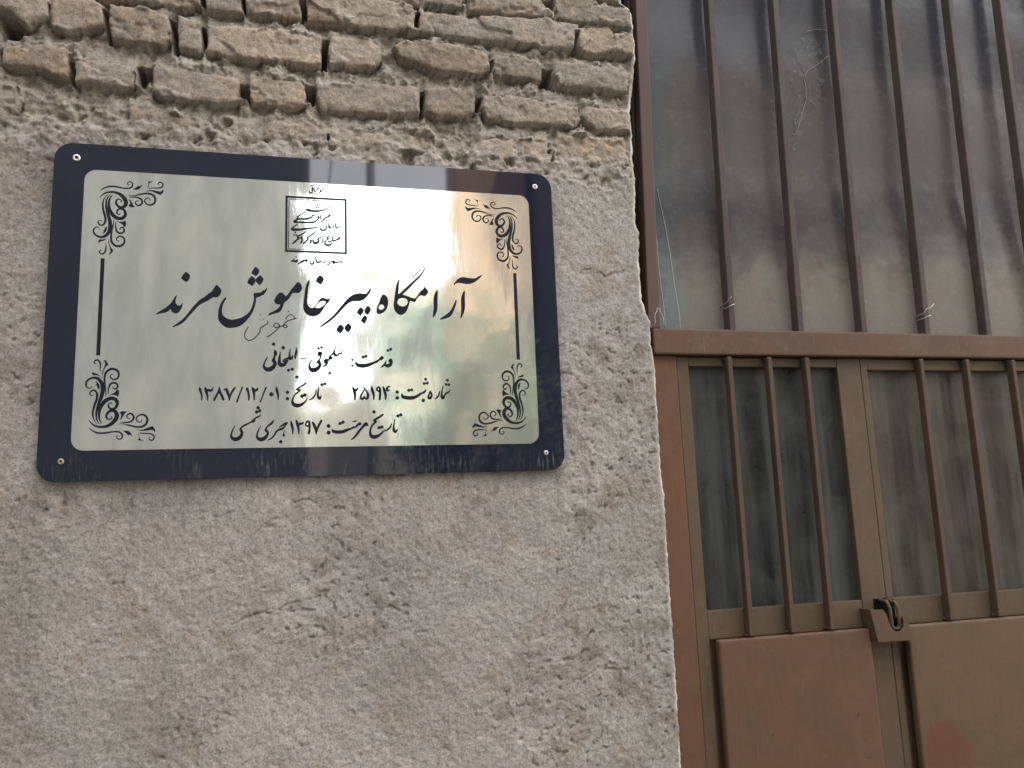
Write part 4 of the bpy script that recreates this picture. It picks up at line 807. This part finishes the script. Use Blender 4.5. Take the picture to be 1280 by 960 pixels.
def ornament(sx, sz, dx, dz):
    k = Ink(); f = lambda p: [p[0] * sx + dx, p[1] * sz + dz] + list(p[2:])
    for s_ in sc4(ORN): k.stroke([f(p) for p in s_], 5)
    for s_ in sc4(ORN_P): k.fill([[f(p) for p in s_]], 3)
    k.done('scroll_ornament', M_INK, PLATE)
ornament(1, 1, 0, 0); ornament(-1, 1, .0035, 0); ornament(1, -1, 0, .0025); ornament(-1, -1, .0025, .0035)
def screw(x, z, r, m_):
    bm = bmesh.new(); n = 20
    prof = [(r, -.0002), (r, -.0012), (r * .8, -.0021), (r * .5, -.0025)]
    rings = [[bm.verts.new((x + q * math.cos(2 * math.pi * i / n), y, z + q * math.sin(2 * math.pi * i / n))) for i in range(n)] for q, y in prof]
    rings.append([bm.verts.new((x + r * .42 * math.cos(2 * math.pi * i / n), -.0012, z + r * .42 * math.sin(2 * math.pi * i / n))) for i in range(n)])
    for a, b in zip(rings, rings[1:]):
        for i in range(n): bm.faces.new((a[i], a[(i + 1) % n], b[(i + 1) % n], b[i]))
    o = bm_obj('screw', bm, m_, PLATE, smooth=True)
    bm = bmesh.new(); bm.faces.new([bm.verts.new((x + r * .43 * math.cos(2 * math.pi * i / n), -.0013, z + r * .43 * math.sin(2 * math.pi * i / n))) for i in range(n)][::-1])
    add_box(bm, x - r * .40, x + r * .40, -.0016, -.00135, z - r * .10, z + r * .10)
    bm_obj('screw_recess', bm, M_DARK, o)
screw(-.4609, .2975, .0072, M_STEEL); screw(.4623, .2975, .0058, M_STEEL); screw(-.4598, -.2914, .0055, M_RUSTY); screw(.4599, -.2917, .0048, M_STEEL)

# ------------------------------------------------------------------ small things on the gate
M_DRIP, _, _ = mat('pale_drip', (.24, .24, .22), .6)
def wire_tie(x, z, w_, tail, label):
    bm = bmesh.new(); pts = []
    for i in range(26):
        a = 2 * math.pi * 1.25 * i / 25 + 2.4
        pts.append((x + (.0125 + .002 * math.sin(i)) * math.cos(a) * w_, .0355 + .0205 * math.sin(a), ZP + z + .0006 * i + .003 * math.cos(a)))
    p = pts[-1]
    pts += [(p[0] + tail[0] * t, p[1] - .012 * t, p[2] + tail[1] * t + .004 * math.sin(6 * t)) for t in (.3, .6, 1)]
    add_tube(bm, pts, .0011, 6)
    tag(bm_obj('wire_tie', bm, M_WIRE, None, True), label, 'wire', 'wire ties on the upper gate bars')
wire_tie(.930, .040, 1.0, (.004, .010), 'small rusty wire loop tied round the leftmost upper bar of the gate')
wire_tie(1.466, .026, 1.15, (.022, .022), 'twisted wire tie with a raised end on the fourth upper gate bar')
bm = bmesh.new()
add_tube(bm, [(.728 + .003 * math.sin(i), .012 - .002 * i * .2, ZP - .014 + .003 * i * 4.4 * math.sin(math.pi * i / 11) / 1.9) if False else (.730 + .0022 * i + .002 * math.sin(2 * i), .014, ZP - .010 + .042 * math.sin(math.pi * i / 12)) for i in range(13)], .0008, 6)
tag(bm_obj('wire_loop', bm, M_WIRE, None, True), 'thin bent wire hoop standing on the gate rail beside the wall edge', 'wire')
for k, pts in enumerate(([(.772, .30), (.7725, .22), (.771, .13), (.774, .06), (.776, -.008)], [(.786, .34), (.797, .25), (.803, .17), (.807, .09), (.812, .03), (.812, -.008)])):
    bm = bmesh.new(); P_ = [(p[0] - GX, .0525 + .017 * float(np.clip((p[1] - .03) / .38, 0, 1) ** 1.2) - GY, p[1] + ZP) for p in catmull(pts, False, 5)]
    add_tube(bm, P_, [.0009 + .0010 * i / len(P_) for i in range(len(P_))], 6)
    bm_obj('paint_drip', bm, M_DRIP, GATE, True)
# scrap of clear film stuck on the dark sheet
def film():
    m_, t, b = mat('clear_film', (.16, .16, .15), .15)
    b.inputs['Alpha'].default_value = .28
    co = objco(t); n = noise(t, co, 38, 5, .6, 1.0)
    t.links.new(ramp(t, noise(t, co, 24, 6, .7, .8), [(.48, .05), (.60, .22), (.70, .55)]), b.inputs['Alpha'])
    bump(t, b, n, .006, .9)
    out = [(1.178, .745), (1.20, .79), (1.262, .792), (1.300, .782), (1.292, .735), (1.270, .700), (1.288, .66), (1.276, .61), (1.240, .585), (1.225, .60), (1.205, .53), (1.165, .462), (1.158, .49), (1.190, .575), (1.196, .64), (1.168, .655), (1.190, .69)]
    pts = [Vector((x, z, 0)) for x, z in out]
    bm = bmesh.new(); n_ = 26; g = {}
    cx0, cx1, cz0, cz1 = 1.15, 1.305, .455, .80
    P = np.array(out) * 1000
    for j in range(n_ * 2 + 1):
        for i in range(n_ + 1):
            x = cx0 + (cx1 - cx0) * i / n_; z = cz0 + (cz1 - cz0) * j / (2 * n_)
            g[i, j] = (x, z)
    X_ = np.array([[g[i, j][0] for i in range(n_ + 1)] for j in range(2 * n_ + 1)]); Z_ = np.array([[g[i, j][1] for i in range(n_ + 1)] for j in range(2 * n_ + 1)])
    s = poly_sdf(P, X_, Z_); dep = .0685 - .010 * np.abs(fbm(X_, Z_, .06, 3, 301)) - .008 * np.maximum(0, ridged(X_, Z_, .09, 2, 305) - .6)
    vt = {}
    for j in range(2 * n_):
        for i in range(n_):
            if s[j, i] > 0 and s[j + 1, i + 1] > -.002:
                q = []
                for a, b_ in ((i, j), (i + 1, j), (i + 1, j + 1), (i, j + 1)):
                    if (a, b_) not in vt: vt[a, b_] = bm.verts.new((X_[b_, a], dep[b_, a], Z_[b_, a] + ZP))
                    q.append(vt[a, b_])
                bm.faces.new(q)
    fo = tag(bm_obj('plastic_film', bm, m_, None, True), 'torn crumpled scrap of clear plastic film stuck to the dark gate sheet', 'film')
    mc, _, _ = mat('film_crease', (.19, .19, .18), .35)
    for pts, r in CREASES:
        b2 = bmesh.new(); add_tube(b2, [(x + .0015 * math.sin(9 * i),   .0630 + .001 * math.sin(5 * i), z + ZP) for i, (x, z, _k) in enumerate(catmull([(x, z, 0) for x, z in pts], False, 4))], r, 5)
        bm_obj('crease', b2, mc, fo, True)
CREASES = (([(1.2971, .7407), (1.2624, .7116), (1.223, .6801), (1.2178, .6114), (1.1823, .5232), (1.1691, .5088)], .0009), ([(1.2, .7535), (1.223, .6801)], .0007), ([(1.2341, .8037), (1.2741, .8152), (1.3056, .8141), (1.329, .805), (1.3111, .7561), (1.2971, .7407)], .0007))
film()

# ------------------------------------------------------------------ the other side of the alley, seen mirrored in the nameplate, and unseen additions that shape the light
def plain(name, c0, c1, scale=3, rough=.9, bumpd=.01):
    m_, t, b = mat(name, rough=rough); co = objco(t); n = noise(t, co, scale, 6, .6)
    t.links.new(mixc(t, ramp(t, n, [(.3, 0.0), (.7, 1.0)]), c0, c1), b.inputs['Base Color']); bump(t, b, noise(t, co, scale * 14, 4), bumpd, .5); return m_
M_PALE = plain('pale_render', (.31, .32, .32), (.41, .42, .41))
M_BEIGE = plain('beige_render', (.25, .23, .19), (.32, .295, .25))
M_FRAME = plain('green_window_paint', (.30, .42, .36), (.36, .47, .41), 9, .5, .002)
M_GLASS, _, _ = mat('window_glass', (.03, .04, .045), .08)
M_TILE = plain('roof_coping', (.30, .27, .24), (.36, .33, .29))
def brick_m():
    m_, t, b = mat('brown_brickwork', rough=.85)
    br = t.nodes.new('ShaderNodeTexBrick'); t.links.new(objco(t, scale=(1, 1, 1), rot=(R(90), 0, 0)), br.inputs['Vector'])
    br.inputs['Scale'].default_value = 4.5; br.inputs['Color1'].default_value = (.42, .26, .155, 1); br.inputs['Color2'].default_value = (.34, .20, .12, 1); br.inputs['Mortar'].default_value = (.40, .34, .27, 1)
    t.links.new(br.outputs[0], b.inputs['Base Color']); bump(t, b, br.outputs['Fac'], -.01, .4); return m_
M_BRICK2 = brick_m()
def house(name, x0, x1, y0, y1, h, m_, label, windows):
    t_ = thing(name, ((x0 + x1) / 2, (y0 + y1) / 2, 0), label, 'house', 'houses across the alley')
    ox, oy = t_.location.x, t_.location.y
    box('wall', m_, t_, x0 - ox, x1 - ox, y0 - oy, y1 - oy, 0, h, bev=.01)
    box('parapet', M_TILE, t_, x0 - ox - .06, x1 - ox + .06, y0 - oy - .06, y1 - oy + .06, h + .002, h + .12, bev=.01)
    for wx, wz, ww, wh in windows:
        bm = bmesh.new(); yf = y1 - oy
        for a in ((wx - ww / 2, wx + ww / 2, wz, wz + .06), (wx - ww / 2, wx + ww / 2, wz + wh - .06, wz + wh)): add_box(bm, a[0] - ox, a[1] - ox, yf + .003, yf + .06, a[2], a[3])
        for q in (0, .5, 1): add_box(bm, wx - ww / 2 + q * (ww - .06) - ox, wx - ww / 2 + q * (ww - .06) + .06 - ox, yf + .004, yf + .055, wz + .06, wz + wh - .06)
        k = 1
        while k * .16 < wh - .1: add_box(bm, wx - ww / 2 + .06 - ox, wx + ww / 2 - .06 - ox, yf + .03, yf + .045, wz + k * .16, wz + k * .16 + .015); k += 1
        wo_ = bm_obj('window', bm, M_FRAME, t_)
        box('pane', M_GLASS, wo_, wx - ww / 2 + .05 - ox, wx + ww / 2 - .05 - ox, yf + .002, yf + .018, wz + .05, wz + wh - .05)
    return t_
house('rendered_house', -9, -.03, -9.0, -4.2, 7.2, M_PALE, 'pale rendered house in shade across the alley, mirrored in the left of the nameplate', [(-2.6, 1.2, 1.1, 1.4)])
house('beige_house', 1.45, 3.35, -22, -16, 7.1, M_BEIGE, 'far beige house with green barred windows, mirrored in the middle of the nameplate', [(1.98, 3.2, .7, 1.0), (2.62, 3.2, .7, 1.0), (1.98, 5.1, .7, 1.1), (2.62, 5.1, .7, 1.1)])
house('garden_house', -.6, 1.40, -24, -18, 4.6, M_BEIGE, 'low far house under open sky, mirrored beside the pole in the nameplate', [(.4, 1.4, .9, 1.2)])
house('brick_house', 1.77, 2.68, -8.7, -8.0, 7.4, M_BRICK2, 'tall brown brick house, mirrored at the right of the nameplate', [(2.2, 1.2, .5, 1.0)])
house('dark_house', 2.80, 5.2, -12, -7.0, 7.2, plain('dark_render', (.13, .13, .13), (.19, .185, .18)), 'dark rendered house at the right, mirrored at the nameplate edge', [(4.2, 1.5, 1.0, 1.3)])
house('added_bounce_house', 6.2, 13, -14, -8.0, 9.0, M_BEIGE, 'unseen beige house added at the far right to shape light on the gate', [(7.6, 1.4, 1.1, 1.4), (9.6, 1.4, 1.1, 1.4)])  # unseen, added for bounce light and a dimmer reflection in the gate sheet
def pole():
    t_ = thing('utility_pole', (.62, -7.0, 0), 'slim grey utility pole in the alley, mirrored as a band in the nameplate', 'pole')
    mp, _, _ = mat('galvanised_pole', (.16, .17, .18), .6, .0)
    bm = bmesh.new(); add_tube(bm, [(0, 0, 0), (0, 0, 3), (0, 0, 8.2)], [.065, .052, .042], 14); bm_obj('pole', bm, mp, t_, True)
    bm = bmesh.new(); add_box(bm, -.6, .6, -.03, .03, 7.4, 7.46, bev=.005); bm_obj('cross_arm', bm, mp, t_)
    bm = bmesh.new(); add_box(bm, -.09, .09, -.09, .09, 0, .12, bev=.01); bm_obj('base', bm, M_PALE, t_)
    mc, _, _ = mat('black_cable', (.02, .02, .02), .6)
    for k, (xa, xe, ye, ze) in enumerate(((-.5, -6, -9, 7.3), (.5, 6, -8.5, 7.9), (-.2, -.35, -18, 4.9))):
        bm = bmesh.new(); pts = []
        for i in range(17):
            s = i / 16; pts.append((.62 + xa * (1 - s) + (xe - .62) * s, -7.0 * (1 - s) + ye * s, 7.44 * (1 - s) + ze * s - .5 * math.sin(math.pi * s)))
        add_tube(bm, pts, .012, 6)
        tag(bm_obj('cable', bm, mc, None, True), ('black cable running left from the pole cross arm', 'black cable running right from the pole cross arm', 'black cable running back from the pole to the low house')[k], 'cable', 'cables on the utility pole')
pole()
bm = bmesh.new(); add_box(bm, -.2, .2, -2.06, 2.06, 0, 6.5, bev=.01)
_o = bm_obj('added_sky_blocker', bm, M_PALE); _o.location = (-3.6, -2.1, 0)  # unseen wall, added to cut sky light from the left
tag(_o, 'unseen tall wall added at the left to block sky light', 'wall')
def tree():
    t_ = thing('alley_tree', (1.72, -6.2, 0), 'green leafy tree before the brick house, mirrored low right in the nameplate', 'tree')
    mb = plain('bark', (.10, .075, .055), (.16, .12, .09), 12)
    bm = bmesh.new(); add_tube(bm, [(0, 0, 0), (.03, 0, .9), (-.02, .02, 1.7), (.02, 0, 2.6)], [.09, .07, .055, .03], 10)
    rr = random.Random(4); tips = []
    for k in range(9):
        a = rr.uniform(0, 6.28); h = rr.uniform(1.5, 2.5); e = Vector((math.cos(a) * rr.uniform(.3, .6), math.sin(a) * rr.uniform(.3, .6), h + rr.uniform(.3, .8)))
        add_tube(bm, [(0, 0, h), (e.x * .5, e.y * .5, h + .25), tuple(e)], [.03, .02, .008], 6); tips.append(e)
    bm_obj('trunk', bm, mb, t_, True)
    ml, t, b = mat('leaf_green', (.08, .13, .05), .55)
    t.links.new(ramp(t, noise(t, objco(t), 4, 3), [(.3, (.075, .125, .065)), (.7, (.12, .17, .09))]), b.inputs['Base Color'])
    bm = bmesh.new()
    for k in range(4200):
        e = rr.choice(tips); p = e + Vector((rr.gauss(0, .22), rr.gauss(0, .22), rr.gauss(0, .26)))
        n = Vector((rr.gauss(0, 1), rr.gauss(0, 1), rr.gauss(0, 1))).normalized(); q = n.orthogonal().normalized(); s = n.cross(q); z_ = rr.uniform(.022, .04)
        bm.faces.new([bm.verts.new(p + d) for d in (q * z_ * 1.6, s * z_ * .6 + n * .006, -q * z_ * 1.3, -s * z_ * .6 + n * .006)])
    bm_obj('crown', bm, ml, t_)
tree()
